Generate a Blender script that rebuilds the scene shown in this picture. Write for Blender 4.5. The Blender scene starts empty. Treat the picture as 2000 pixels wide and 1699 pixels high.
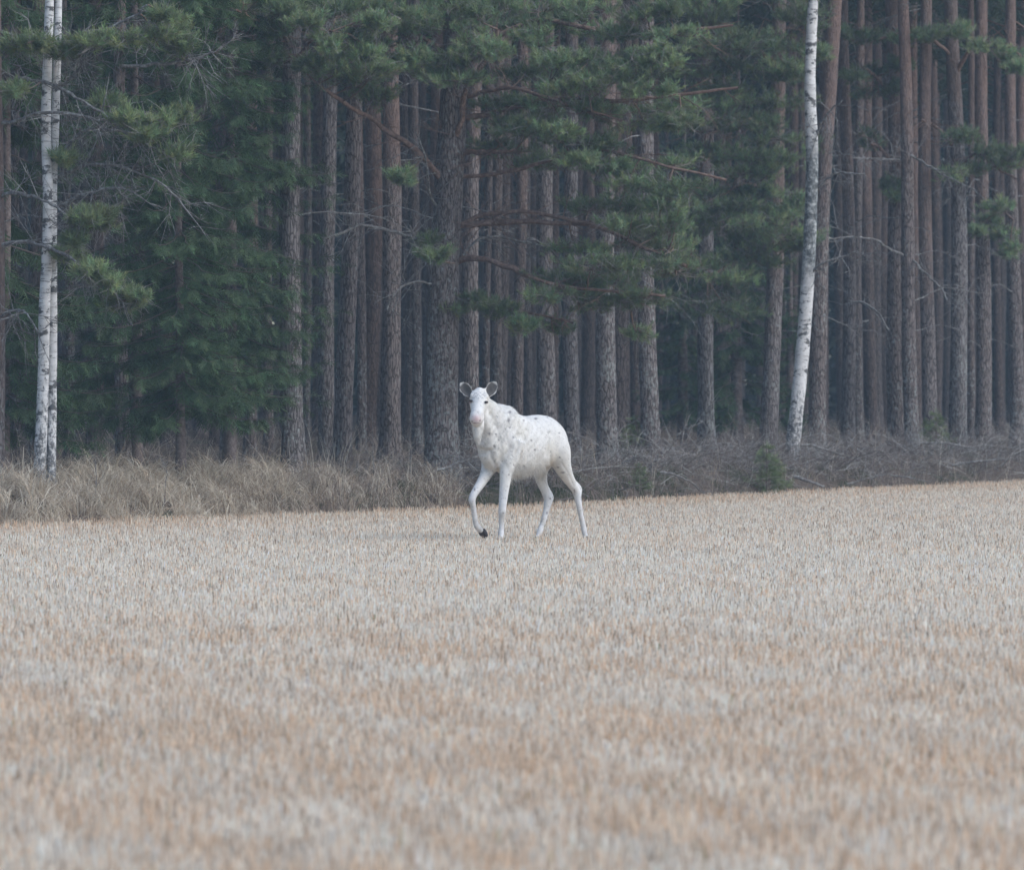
import bpy, math, random
import numpy as np
from mathutils import Vector
rng = np.random.default_rng(7)
random.seed(7)
R = math.radians
scn = bpy.context.scene
col = scn.collection

# ------------------------------------------------------------------ camera, sky, sun, exposure
F = 13140.0           # focal length in pixels of the 2000 px wide photograph
HZ = 765.0            # horizon row of the photograph
H = 2.0               # camera height
cam_d = bpy.data.cameras.new('camera')
cam = bpy.data.objects.new('camera', cam_d); col.objects.link(cam)
cam.location = (0, 0, H)
cam.rotation_euler = (R(90) - math.atan((849.5 - HZ) / F), 0, 0)
cam_d.sensor_width = 36.0
cam_d.lens = F / 2000.0 * 36.0
cam_d.clip_start = 0.5
cam_d.clip_end = 3000.0
cam_d.dof.use_dof = True
cam_d.dof.focus_distance = 89.5
cam_d.dof.aperture_fstop = 4.8
scn.camera = cam

SUN_AZ, SUN_EL = 118.0, 46.0       # azimuth clockwise from +Y
w = bpy.data.worlds.new('World'); scn.world = w; w.use_nodes = True
nt = w.node_tree
bg = nt.nodes['Background']
sky = nt.nodes.new('ShaderNodeTexSky')
sky.sky_type = 'NISHITA'; sky.sun_disc = False
sky.sun_elevation = R(SUN_EL); sky.sun_rotation = R(SUN_AZ)
sky.dust_density = 1.3; sky.air_density = 1.0; sky.ozone_density = 1.3
nt.links.new(sky.outputs[0], bg.inputs['Color'])
bg.inputs['Strength'].default_value = 0.13
sd = bpy.data.lights.new('sun', 'SUN'); sun = bpy.data.objects.new('sun', sd); col.objects.link(sun)
sd.energy = 1.0; sd.angle = R(60); sd.color = (1.0, 0.98, 0.95)
dv = Vector((math.sin(R(SUN_AZ)) * math.cos(R(SUN_EL)), math.cos(R(SUN_AZ)) * math.cos(R(SUN_EL)), math.sin(R(SUN_EL))))
sun.rotation_euler = dv.to_track_quat('Z', 'Y').to_euler()
scn.view_settings.view_transform = 'Standard'
scn.view_settings.look = 'None'
scn.view_settings.exposure = 0.84
scn.view_settings.gamma = 1.0
scn.cycles.use_denoising = True
scn.cycles.max_bounces = 4
scn.cycles.diffuse_bounces = 2
scn.cycles.adaptive_threshold = 0.02
scn.cycles.transparent_max_bounces = 4
scn.cycles.volume_bounces = 0

# ------------------------------------------------------------------ helpers
def P3(px, py, Y):
    return np.array([(px - 1000.0) / F * Y, Y, H - (py - HZ) / F * Y])
EPX = np.array([-60., -7.4, 0., 4.85, 10.9, 80.]); EPY = np.array([-14., 97.0, 112.5, 127.0, 143., 327.])
def edge(X):
    return np.interp(X, EPX, EPY)
def edge_px(px):
    Y = 110.0
    for _ in range(60):
        Y = 0.5 * Y + 0.5 * float(edge((px - 1000.0) / F * Y))
    return Y
def wob(x, y, s, seed=0.0):
    return (np.sin(x * s * 1.0 + 1.3 + seed) * np.sin(y * s * 1.27 + 2.1 + seed * 1.7) + 0.6 * np.sin(x * s * 2.3 + y * s * 1.1 + seed * 0.7)
            + 0.4 * np.sin(y * s * 3.9 - x * s * 2.7 + 0.5 + seed)) / 2.0
def floor_z(X, Y):
    X = np.asarray(X, float); Y = np.asarray(Y, float)
    off = (Y - edge(X)) * 0.4            # metres straight into the wood
    z = np.interp(off, [-2.0, -0.35, 0.0, 0.35, 1.0, 2.0, 5.0, 14.0, 60.0], [-0.6, -0.22, -0.08, 0.14, 0.42, 0.60, 0.74, 0.88, 1.0])
    amp = np.clip(off / 1.5, 0, 1)
    return z + amp * (0.07 * wob(X, Y, 0.9) + 0.05 * wob(X, Y, 2.3, 1.0)) + 0.15 * np.clip(off / .6, 0, 1) * np.clip((2.6 - off) / 1.2, 0, 1) * wob(X * 1.2, Y * .45, 1.9, 3.0)

def tag(o, label=None, cat=None, group=None, kind=None):
    if label: o['label'] = label
    if cat: o['category'] = cat
    if group: o['group'] = group
    if kind: o['kind'] = kind
    return o
def mesh_np(name, V, faces, colr=None, smooth=False):
    """V (n,3); faces: list of int arrays (m,3)/(m,4); colr: (n,3) per-vertex colour"""
    me = bpy.data.meshes.new(name)
    V = np.ascontiguousarray(V, dtype=np.float32)
    faces = [np.asarray(f, dtype=np.int32) for f in faces if len(f)]
    loops = np.concatenate([f.ravel() for f in faces])
    counts = np.concatenate([np.full(len(f), f.shape[1], dtype=np.int32) for f in faces])
    starts = np.concatenate([[0], np.cumsum(counts)[:-1]]).astype(np.int32)
    me.vertices.add(len(V)); me.vertices.foreach_set('co', V.ravel())
    me.loops.add(len(loops)); me.loops.foreach_set('vertex_index', loops)
    me.polygons.add(len(counts)); me.polygons.foreach_set('loop_start', starts); me.polygons.foreach_set('loop_total', counts)
    if smooth: me.polygons.foreach_set('use_smooth', np.ones(len(counts), dtype=bool))
    me.update(calc_edges=True)
    if colr is not None:
        a = me.color_attributes.new('tint', 'FLOAT_COLOR', 'POINT')
        c4 = np.ones((len(V), 4), dtype=np.float32); c4[:, :3] = colr
        a.data.foreach_set('color', c4.ravel())
    return me
def link(name, me, mat=None, parent=None, loc=None):
    o = bpy.data.objects.new(name, me); col.objects.link(o)
    if mat is not None and me is not None and not me.materials: me.materials.append(mat)
    if parent is not None: o.parent = parent
    if loc is not None: o.location = loc
    return o
def empty(name, loc):
    o = bpy.data.objects.new(name, None); col.objects.link(o); o.location = loc
    o.empty_display_size = 0.2
    return o
def norm(a):
    return a / np.maximum(np.linalg.norm(a, axis=-1, keepdims=True), 1e-9)
def frames(P):
    T = norm(np.gradient(P, axis=-2))
    ref = np.zeros_like(T); ref[..., 0] = 0.31; ref[..., 1] = 0.23; ref[..., 2] = 0.92
    flat = np.abs((T * ref).sum(-1)) > 0.9
    ref[flat] = (0.9, 0.3, 0.1)
    A = norm(np.cross(T, ref)); B = np.cross(T, A)
    return T, A, B
def tubes(P, Rd, sides=3, cap=False):
    """P (N,K,3) Rd (N,K) -> V, F quads"""
    P = np.asarray(P, float); Rd = np.asarray(Rd, float)
    if P.ndim == 2: P = P[None]; Rd = Rd[None]
    N, K, _ = P.shape
    T, A, B = frames(P)
    ang = np.arange(sides) / sides * 2 * np.pi
    V = P[:, :, None, :] + Rd[:, :, None, None] * (np.cos(ang)[None, None, :, None] * A[:, :, None, :] + np.sin(ang)[None, None, :, None] * B[:, :, None, :])
    idx = np.arange(N * K * sides).reshape(N, K, sides)
    a = idx[:, :-1]; b = np.roll(idx, -1, 2)[:, :-1]; c = np.roll(idx, -1, 2)[:, 1:]; d = idx[:, 1:]
    Fq = np.stack([a, b, c, d], -1).reshape(-1, 4)
    return V.reshape(-1, 3), Fq
def blades(P, W, S):
    """ribbons: P (N,K,3), W (N,K) half widths, S (N,3) side vectors"""
    N, K, _ = P.shape
    V = np.stack([P - W[..., None] * S[:, None, :], P + W[..., None] * S[:, None, :]], 2)
    idx = np.arange(N * K * 2).reshape(N, K, 2)
    Fq = np.stack([idx[:, :-1, 0], idx[:, :-1, 1], idx[:, 1:, 1], idx[:, 1:, 0]], -1).reshape(-1, 4)
    return V.reshape(-1, 3), Fq
def bake(tv, tf, M, L, tc=None, ic=None):
    """copies of a template: M (N,3,3), L (N,3); tc per-vertex tint of template, ic per-instance tint"""
    N = len(L); n = len(tv)
    V = np.einsum('nij,kj->nki', M, tv) + L[:, None, :]
    Fq = (tf[None] + (np.arange(N) * n)[:, None, None]).reshape(-1, tf.shape[1])
    C = None
    if ic is not None:
        C = np.repeat(ic[:, None, :], n, 1)
        if tc is not None: C = C * tc[None]
        C = C.reshape(-1, 3)
    return V.reshape(-1, 3), Fq, C
class Acc:
    def __init__(s): s.V = []; s.F = {3: [], 4: []}; s.C = []; s.n = 0
    def add(s, V, Fq, C=None):
        s.V.append(V); s.F[Fq.shape[1]].append(Fq + s.n); s.n += len(V)
        if C is not None: s.C.append(np.broadcast_to(np.asarray(C, float), (len(V), 3)))
    def mesh(s, name, smooth=False):
        fs = [np.concatenate(f) for f in s.F.values() if f]
        return mesh_np(name, np.concatenate(s.V), fs, np.concatenate(s.C) if s.C else None, smooth)
def basis(D, roll):
    """rotation matrices whose third column is D, rolled about it"""
    D = norm(D)
    ref = np.where(np.abs(D[:, 2:3]) > 0.9, np.array([[1., 0, 0]]), np.array([[0, 0, 1.]]))
    A = norm(np.cross(ref, D)); B = np.cross(D, A)
    c, s = np.cos(roll)[:, None], np.sin(roll)[:, None]
    return np.stack([A * c + B * s, B * c - A * s, D], -1)
def smoothline(pts, k):
    """Catmull-Rom resample of (m,c) control points to k points"""
    p = np.asarray(pts, float); m = len(p)
    e = np.vstack([2 * p[0] - p[1], p, 2 * p[-1] - p[-2]])
    u = np.linspace(0, m - 1 - 1e-6, k); i = u.astype(int); t = (u - i)[:, None]
    p0, p1, p2, p3 = e[i], e[i + 1], e[i + 2], e[i + 3]
    return 0.5 * ((2 * p1) + (-p0 + p2) * t + (2 * p0 - 5 * p1 + 4 * p2 - p3) * t ** 2 + (-p0 + 3 * p1 - 3 * p2 + p3) * t ** 3)

# ------------------------------------------------------------------ materials
def mat(name):
    m = bpy.data.materials.new(name); m.use_nodes = True
    n = m.node_tree.nodes; b = n['Principled BSDF']
    return m, n, m.node_tree.links, b
def ramp(n, stops):
    r = n.new('ShaderNodeValToRGB'); e = r.color_ramp.elements
    while len(e) < len(stops): e.new(0.5)
    for el, (p, c) in zip(e, stops):
        el.position = p; el.color = (c[0], c[1], c[2], 1) if not np.isscalar(c) else (c, c, c, 1)
    return r
def noise(n, l, vec, scale, detail=4, rough=0.6, sc=None):
    t = n.new('ShaderNodeTexNoise'); t.inputs['Scale'].default_value = scale; t.inputs['Detail'].default_value = detail; t.inputs['Roughness'].default_value = rough
    if sc is not None:
        mp = n.new('ShaderNodeMapping'); mp.inputs['Scale'].default_value = sc
        l.new(vec, mp.inputs['Vector']); vec = mp.outputs[0]
    l.new(vec, t.inputs['Vector'])
    return t
def mix(n, l, f, a, b, mode='MIX'):
    x = n.new('ShaderNodeMix'); x.data_type = 'RGBA'; x.blend_type = mode
    for s, v in ((x.inputs[0], f), (x.inputs[6], a), (x.inputs[7], b)):
        if hasattr(v, 'links'): l.new(v, s)
        elif np.isscalar(v): s.default_value = v if s == x.inputs[0] else (v, v, v, 1)
        else: s.default_value = (v[0], v[1], v[2], 1)
    return x.outputs[2]
def bump(n, l, b, h, strength, dist):
    x = n.new('ShaderNodeBump'); x.inputs['Strength'].default_value = strength; x.inputs['Distance'].default_value = dist
    l.new(h, x.inputs['Height']); l.new(x.outputs[0], b.inputs['Normal'])

def m_tint(name, rough=0.8, transl=0.0, spec=0.2):
    m, n, l, b = mat(name)
    a = n.new('ShaderNodeAttribute'); a.attribute_name = 'tint'
    l.new(a.outputs['Color'], b.inputs['Base Color'])
    b.inputs['Roughness'].default_value = rough; b.inputs['Specular IOR Level'].default_value = spec
    if transl > 0:
        t = n.new('ShaderNodeBsdfTranslucent'); l.new(a.outputs['Color'], t.inputs['Color'])
        ms = n.new('ShaderNodeMixShader'); ms.inputs[0].default_value = transl
        l.new(b.outputs[0], ms.inputs[1]); l.new(t.outputs[0], ms.inputs[2])
        l.new(ms.outputs[0], n['Material Output'].inputs['Surface'])
    return m
M_needle = m_tint('needles', 0.6, 0.25, 0.3)
M_straw = m_tint('straw', 0.7, 0.42, 0.2)
M_twig = m_tint('twigs', 0.9, 0.0, 0.1)
M_coat = m_tint('white_coat', 0.85, 0.0, 0.15)
M_hair = m_tint('coat_hair', 0.85, 0.5, 0.1)

def m_pine():
    m, n, l, b = mat('pine_bark')
    tc = n.new('ShaderNodeTexCoord'); oi = n.new('ShaderNodeObjectInfo')
    off = n.new('ShaderNodeVectorMath'); off.operation = 'MULTIPLY_ADD'
    cmb = n.new('ShaderNodeCombineXYZ')
    for k in range(3): l.new(oi.outputs['Random'], cmb.inputs[k])
    l.new(cmb.outputs[0], off.inputs[0]); off.inputs[1].default_value = (37, 53, 71); l.new(tc.outputs['Object'], off.inputs[2])
    vec = off.outputs[0]
    sep = n.new('ShaderNodeSeparateXYZ'); l.new(tc.outputs['Object'], sep.inputs[0])
    osep = n.new('ShaderNodeSeparateColor'); l.new(oi.outputs['Color'], osep.inputs[0])
    big = noise(n, l, vec, 0.9, 3, 0.6, (1, 1, 0.5))
    # height where grey plates give way to thin orange bark
    h1 = n.new('ShaderNodeMath'); h1.operation = 'MULTIPLY_ADD'; l.new(big.outputs['Fac'], h1.inputs[0]); h1.inputs[1].default_value = 5.0; l.new(sep.outputs[2], h1.inputs[2])
    h2 = n.new('ShaderNodeMath'); h2.operation = 'MULTIPLY_ADD'; l.new(osep.outputs[0], h2.inputs[0]); h2.inputs[1].default_value = -10.0; l.new(h1.outputs[0], h2.inputs[2])
    mid = noise(n, l, vec, 6, 4, 0.7, (1, 1, 0.5)); h3 = n.new('ShaderNodeMath'); h3.operation = 'MULTIPLY_ADD'; l.new(mid.outputs['Fac'], h3.inputs[0]); h3.inputs[1].default_value = 7.0; l.new(h2.outputs[0], h3.inputs[2])
    mr = n.new('ShaderNodeMapRange'); mr.inputs['From Min'].default_value = 4.8; mr.inputs['From Max'].default_value = 7.8
    l.new(h3.outputs[0], mr.inputs['Value'])
    plates = n.new('ShaderNodeTexVoronoi'); plates.inputs['Scale'].default_value = 21; plates.feature = 'DISTANCE_TO_EDGE'
    mp = n.new('ShaderNodeMapping'); mp.inputs['Scale'].default_value = (1, 1, 0.2); l.new(vec, mp.inputs['Vector'])
    wn = noise(n, l, vec, 14, 3, 0.6, (1, 1, 0.4))
    wm = mix(n, l, 0.06, mp.outputs[0], wn.outputs['Color'], 'ADD'); l.new(wm, plates.inputs['Vector'])
    crack = ramp(n, [(0.0, 0.0), (0.16, 1.0)]); l.new(plates.outputs['Distance'], crack.inputs[0])
    fine = noise(n, l, vec, 30, 5, 0.75, (1, 1, 0.22))
    grey = ramp(n, [(0.3, (0.115, 0.105, 0.102)), (0.52, (0.205, 0.19, 0.185)), (0.75, (0.29, 0.275, 0.268))]); l.new(fine.outputs['Fac'], grey.inputs[0])
    gb = mix(n, l, osep.outputs[2], grey.outputs[0], mix(n, l, 1.0, grey.outputs[0], (.56, .48, .44), 'MULTIPLY'))  # blue channel darkens the bark: shade of the deep wood put into its colour
    g2 = mix(n, l, crack.outputs[0], (0.058, 0.048, 0.044), gb)
    orange = ramp(n, [(0.3, (0.11, 0.085, 0.075)), (0.5, (0.185, 0.14, 0.121)), (0.75, (0.28, 0.225, 0.20))])
    fo = noise(n, l, vec, 15, 6, 0.8, (1, 1, 0.45)); l.new(fo.outputs['Fac'], orange.inputs[0])
    o2 = mix(n, l, mr.outputs[0], g2, orange.outputs[0])
    # reddish cast that some trunks carry all the way down
    red = mix(n, l, oi.outputs['Random'], (0.98, 1.0, 1.02), (1.06, 0.96, 0.92)); o2 = mix(n, l, 1.0, o2, red, 'MULTIPLY')
    # pale grey-green crust lichen, more of it low on the trunk
    lic = noise(n, l, vec, 17, 4, 0.65, (1, 1, 0.7)); lic2 = noise(n, l, vec, 1.6, 2, 0.5)
    la = n.new('ShaderNodeMath'); la.operation = 'MULTIPLY_ADD'; l.new(lic2.outputs['Fac'], la.inputs[0]); la.inputs[1].default_value = 0.35; l.new(lic.outputs['Fac'], la.inputs[2])
    hz = n.new('ShaderNodeMath'); hz.operation = 'MULTIPLY_ADD'; l.new(sep.outputs[2], hz.inputs[0]); hz.inputs[1].default_value = -0.02; lg = n.new('ShaderNodeMath'); lg.operation = 'MULTIPLY_ADD'; l.new(osep.outputs[1], lg.inputs[0]); lg.inputs[1].default_value = 0.2; l.new(la.outputs[0], lg.inputs[2]); l.new(lg.outputs[0], hz.inputs[2])
    lr = ramp(n, [(0.80, 0.0), (0.92, 0.7)]); l.new(hz.outputs[0], lr.inputs[0])
    fin = mix(n, l, lr.outputs[0], o2, (0.32, 0.345, 0.33))
    l.new(fin, b.inputs['Base Color'])
    b.inputs['Roughness'].default_value = 0.9; b.inputs['Specular IOR Level'].default_value = 0.15
    hsum = n.new('ShaderNodeMath'); hsum.operation = 'MULTIPLY_ADD'; l.new(crack.outputs[0], hsum.inputs[0]); hsum.inputs[1].default_value = 0.7; l.new(fine.outputs['Fac'], hsum.inputs[2])
    bump(n, l, b, hsum.outputs[0], 0.9, 0.03)
    return m
M_pine = m_pine()

def m_birch(band=None):
    m, n, l, b = mat('birch_bark')
    tc = n.new('ShaderNodeTexCoord'); vec = tc.outputs['Object']
    sep = n.new('ShaderNodeSeparateXYZ'); l.new(vec, sep.inputs[0])
    base = noise(n, l, vec, 5, 4, 0.6, (1, 1, 2))
    white = ramp(n, [(0.3, (0.46, 0.46, 0.45)), (0.6, (0.66, 0.66, 0.65))]); l.new(base.outputs['Fac'], white.inputs[0])
    dash = noise(n, l, vec, 10, 3, 0.6, (0.55, 0.55, 4.5))
    dr = ramp(n, [(0.60, 0.0), (0.66, 0.8)]); l.new(dash.outputs['Fac'], dr.inputs[0])
    patch = noise(n, l, vec, 3.4, 5, 0.7, (1.1, 1.1, 1.9))
    pr = ramp(n, [(0.55, 0.0), (0.59, 0.9)]); l.new(patch.outputs['Fac'], pr.inputs[0])
    c = mix(n, l, dr.outputs[0], white.outputs[0], (0.10, 0.095, 0.09))
    c = mix(n, l, pr.outputs[0], c, (0.055, 0.055, 0.055))
    # rough cracked grey foot
    cr = noise(n, l, vec, 22, 5, 0.7, (1, 1, 0.5))
    hh = n.new('ShaderNodeMath'); hh.operation = 'MULTIPLY_ADD'; l.new(sep.outputs[2], hh.inputs[0]); hh.inputs[1].default_value = -0.11; l.new(cr.outputs['Fac'], hh.inputs[2])
    fr = ramp(n, [(0.36, 0.0), (0.46, 0.9)]); l.new(hh.outputs[0], fr.inputs[0])
    c = mix(n, l, fr.outputs[0], c, (0.10, 0.105, 0.11))
    if band:   # stretch of trunk crusted with grey lichen
        cb = noise(n, l, vec, 9, 6, 0.8, (1, 1, 0.9))
        m1 = n.new('ShaderNodeMapRange'); m1.inputs['From Min'].default_value = band[0]; m1.inputs['From Max'].default_value = band[0] + .5; l.new(sep.outputs[2], m1.inputs['Value'])
        m2 = n.new('ShaderNodeMapRange'); m2.inputs['From Min'].default_value = band[1]; m2.inputs['From Max'].default_value = band[1] - .5; l.new(sep.outputs[2], m2.inputs['Value'])
        mm = n.new('ShaderNodeMath'); mm.operation = 'MULTIPLY'; l.new(m1.outputs[0], mm.inputs[0]); l.new(m2.outputs[0], mm.inputs[1])
        lc = ramp(n, [(0.40, (0.05, 0.055, 0.055)), (0.52, (0.20, 0.215, 0.215)), (0.62, (0.52, 0.54, 0.53))]); l.new(cb.outputs['Fac'], lc.inputs[0])
        c = mix(n, l, mm.outputs[0], c, lc.outputs[0])
    l.new(c, b.inputs['Base Color']); b.inputs['Roughness'].default_value = 0.75; b.inputs['Specular IOR Level'].default_value = 0.25
    bump(n, l, b, cr.outputs['Fac'], 0.4, 0.02)
    return m
M_birch = m_birch()
M_birch2 = m_birch((3.6, 6.6))

def m_limb(name, c1, c2, c3):
    m, n, l, b = mat(name)
    tc = n.new('ShaderNodeTexCoord'); vec = tc.outputs['Object']
    f = noise(n, l, vec, 14, 5, 0.7); r = ramp(n, [(0.3, c1), (0.5, c2), (0.68, c3)]); l.new(f.outputs['Fac'], r.inputs[0])
    l.new(r.outputs[0], b.inputs['Base Color']); b.inputs['Roughness'].default_value = 0.9; b.inputs['Specular IOR Level'].default_value = 0.1
    bump(n, l, b, f.outputs['Fac'], 0.6, 0.012)
    return m
M_limb = m_limb('orange_limb_bark', (0.09, 0.062, 0.05), (0.18, 0.12, 0.095), (0.29, 0.215, 0.175))
M_dead = m_limb('dead_limb_bark', (0.08, 0.075, 0.073), (0.18, 0.172, 0.166), (0.36, 0.375, 0.36))
M_spruceb = m_limb('spruce_bark', (0.07, 0.055, 0.05), (0.15, 0.12, 0.11), (0.24, 0.21, 0.20))

def m_field():
    m, n, l, b = mat('stubble_soil')
    tc = n.new('ShaderNodeTexCoord'); vec = tc.outputs['Object']
    f = noise(n, l, vec, 45, 5, 0.75); g = noise(n, l, vec, 0.5, 3, 0.6, (0.5, 1, 1))
    r = ramp(n, [(0.25, (0.26, 0.20, 0.145)), (0.48, (0.54, 0.43, 0.32)), (0.75, (0.72, 0.60, 0.46))]); l.new(f.outputs['Fac'], r.inputs[0])
    t = ramp(n, [(0.35, (0.85, 0.85, 0.86)), (0.65, (1.12, 1.0, 0.88))]); l.new(g.outputs['Fac'], t.inputs[0])
    c = mix(n, l, 1.0, r.outputs[0], t.outputs[0], 'MULTIPLY')
    l.new(c, b.inputs['Base Color']); b.inputs['Roughness'].default_value = 0.95; b.inputs['Specular IOR Level'].default_value = 0.1
    bump(n, l, b, f.outputs['Fac'], 0.8, 0.03)
    return m
def m_floor():
    m, n, l, b = mat('forest_litter')
    tc = n.new('ShaderNodeTexCoord'); vec = tc.outputs['Object']
    f = noise(n, l, vec, 9, 6, 0.75); g = noise(n, l, vec, 0.8, 3, 0.6)
    r = ramp(n, [(0.28, (0.045, 0.038, 0.03)), (0.5, (0.12, 0.095, 0.075)), (0.72, (0.21, 0.175, 0.14))]); l.new(f.outputs['Fac'], r.inputs[0])
    mo = ramp(n, [(0.55, 0.0), (0.68, 0.6)]); l.new(g.outputs['Fac'], mo.inputs[0])
    c = mix(n, l, mo.outputs[0], r.outputs[0], (0.055, 0.075, 0.035))
    l.new(c, b.inputs['Base Color']); b.inputs['Roughness'].default_value = 1.0; b.inputs['Specular IOR Level'].default_value = 0.05
    bump(n, l, b, f.outputs['Fac'], 1.0, 0.06)
    return m

# ------------------------------------------------------------------ ground
me = mesh_np('field', np.array([[-330, -300, 0], [330, -300, 0], [330, 400, 0], [-330, 400, 0]], float), [np.array([[0, 1, 2, 3]])])
tag(link('field', me, m_field()), 'flat pale stubble field stretching to the edge of the wood', 'field', kind='structure')
gx = np.concatenate([np.linspace(-70, -14, 30), np.linspace(-13.5, 22, 130), np.linspace(23, 100, 40)])
gy = np.concatenate([np.linspace(-10, 78, 40), np.linspace(78.6, 170, 220), np.linspace(172, 380, 60)])
GX, GY = np.meshgrid(gx, gy)
GZ = floor_z(GX, GY)
idx = np.arange(GX.size).reshape(GX.shape)
q = np.stack([idx[:-1, :-1], idx[:-1, 1:], idx[1:, 1:], idx[1:, :-1]], -1).reshape(-1, 4)
keep = GZ.ravel()[q].max(1) > -0.35
q = q[keep]; used = np.unique(q); remap = np.zeros(GX.size, int); remap[used] = np.arange(len(used))
me = mesh_np('forest_floor', np.stack([GX, GY, GZ], -1).reshape(-1, 3)[used], [remap[q]], smooth=True)
tag(link('forest_floor', me, m_floor()), 'low bank and brown litter floor under the pines', 'forest floor', kind='structure')

# ------------------------------------------------------------------ stubble (uncountable: one object)
def make_stubble():
    Vs = Acc()
    def strip(y0, y1, dens, hw, K):
        xw0 = 1000 / F * y1 + 1.6
        n = int(dens * (2 * xw0) * (y1 - y0))
        x = rng.uniform(-xw0, xw0, n); y = rng.uniform(y0, y1, n)
        k = (np.abs(x) < 1000 / F * y + 1.6) & (y < edge(x) + 0.2 + 0.9 * wob(x * 1.5, y * .5, 1.6) + .6 * rng.normal(size=n))
        x, y = x[k], y[k]; n = len(x)
        # patchiness: thin and thick places
        pat = 0.5 + 0.5 * wob(x * 0.7, y * 0.6, 1.3, 2.0) + 0.35 * wob(x, y, 5.0, 4.0) + 0.4 * wob(x, y, 11.0, 5.0)
        k = rng.random(n) < np.clip(0.45 + 0.6 * pat, 0.25, 1.0)
        x, y, pat = x[k], y[k], pat[k]; n = len(x)
        lean = rng.normal(0, 0.16, (n, 2)); flat = rng.random(n) < 0.13
        lean[flat] = rng.normal(0, 1.1, (flat.sum(), 2))
        hgt = rng.uniform(0.05, 0.125, n) * (0.85 + 0.3 * pat)
        near_edge = np.clip(1 - (edge(x) - y) / 11.0, 0, 1)
        hgt *= 1 + 0.35 * near_edge
        hgt[flat] *= 0.8
        d = norm(np.concatenate([lean, np.ones((n, 1))], 1))
        b = np.stack([x, y, np.full(n, -0.01)], -1)
        P = np.stack([b, b + d * hgt[:, None]], 1)
        a = rng.uniform(-0.9, 0.9, n)
        S = np.stack([np.cos(a), np.sin(a), np.zeros(n)], -1)
        W = np.stack([np.full(n, hw), np.full(n, hw * 0.8)], 1) * rng.uniform(0.6, 1.4, (n, 1))
        V, Fq = blades(P, W, S)
        pal = np.array([[.86, .79, .67], [.78, .68, .55], [.80, .62, .45], [.70, .49, .32], [.36, .275, .20], [.88, .83, .73]])
        big = wob(x * 1.5, y * .42, 1.5, 11.0); big2 = wob(x * 3.4, y * .9, 1.6, 13.0)
        warm = np.clip(0.19 + (.10 + .16 / (1 + np.exp((y - 56) / 5.0))) * 1.5 * (big + .8 * big2) + 0.22 * wob(x * 0.35, y, 0.33, 1.5) + 0.22 * wob(x, y, 2.6, 3.0) + 0.26 * wob(x, y, 7.5, 8.0) + 0.42 / (1 + np.exp((y - 52 + 4 * wob(x, y, .9)) / 5.0)) + 0.6 * near_edge ** 1.5, 0.05, 0.9)
        u = rng.random(n)
        ci = np.where(u < warm, rng.choice([2, 3, 1, 4], n, p=[.44, .30, .13, .13]), rng.choice([0, 1, 5, 4], n, p=[.40, .26, .24, .10]))
        c = pal[ci] * rng.uniform(0.82, 1.15, (n, 1)) * (1 + .12 * wob(x, y, 6.0, 9.0) + .10 * wob(x * 2.1, y * .6, 1.7, 17.0) + .06 * np.exp(-((y - 72) / 14) ** 2))[:, None]; c = np.clip(c, .05, .90)
        gr = (rng.random(n) < 0.012) & (wob(x, y, 1.1, 6.0) > 0.35); c[gr] = (0.22, 0.26, 0.12)
        Vs.add(V, Fq, np.repeat(c, 4, 0))
    strip(24, 46, 860, 0.0030, 2)
    strip(46, 80, 520, 0.0037, 2)
    strip(80, 147, 390, 0.0042, 2)
    o = link('stubble', Vs.mesh('stubble'), M_straw)
    tag(o, 'short dry straw stubble standing all over the field', 'stubble', kind='stuff')
make_stubble()

# ------------------------------------------------------------------ plant templates
def pine_tuft():
    tv = []; tf = []
    for i in range(16):
        t = i / 16
        a = i * 2.4; el = 0.35 + 0.75 * t + random.uniform(-.2, .2)
        base = np.array([0, 0, -0.05 + 0.09 * t])
        d = np.array([math.cos(a) * math.cos(el), math.sin(a) * math.cos(el), math.sin(el)])
        s = np.array([-math.sin(a), math.cos(a), 0]) * 0.0056
        ln = random.uniform(.06, .095)
        k = len(tv); tv += [base - s, base + s, base + d * ln]; tf.append([k, k + 1, k + 2])
    return np.array(tv), np.array(tf)
TUFT = pine_tuft()
def spruce_frond():
    """drooping side twig, axis +Z, about 1 unit long: kite shaped shoots either side"""
    tv = []; tf = []; tc = []
    def shoot(p, d, ln, wd, c):
        d = d / np.linalg.norm(d); s = np.cross(d, [0.2, 1, 0.1]); s = s / np.linalg.norm(s) * wd
        k = len(tv); tv.extend([p, p + d * ln * .35 + s, p + d * ln, p + d * ln * .35 - s]); tf.extend([[k, k + 1, k + 2], [k, k + 2, k + 3]]); tc.extend([[c] * 3] * 4)
    for i in range(6):
        z = 0.05 + i * 0.15; ln = 0.55 * (1 - 0.5 * i / 6)
        for sgn in (-1, 1):
            d = np.array([sgn * random.uniform(.4, .95), random.uniform(-.6, .5), random.uniform(.55, 1.0)])
            shoot(np.array([0, 0, z]), d, ln * random.uniform(.8, 1.15), 0.022, random.uniform(.6, 1.1) + 0.35 * i / 6)
    shoot(np.array([0, 0, 0.]), np.array([0, 0, 1.]), 1.0, 0.022, 0.9)
    shoot(np.array([0, 0, 0.6]), np.array([0, -.1, 1.]), .45, 0.028, 1.3)
    return np.array(tv, float), np.array(tf), np.array(tc, float)
FROND = spruce_frond()

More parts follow.
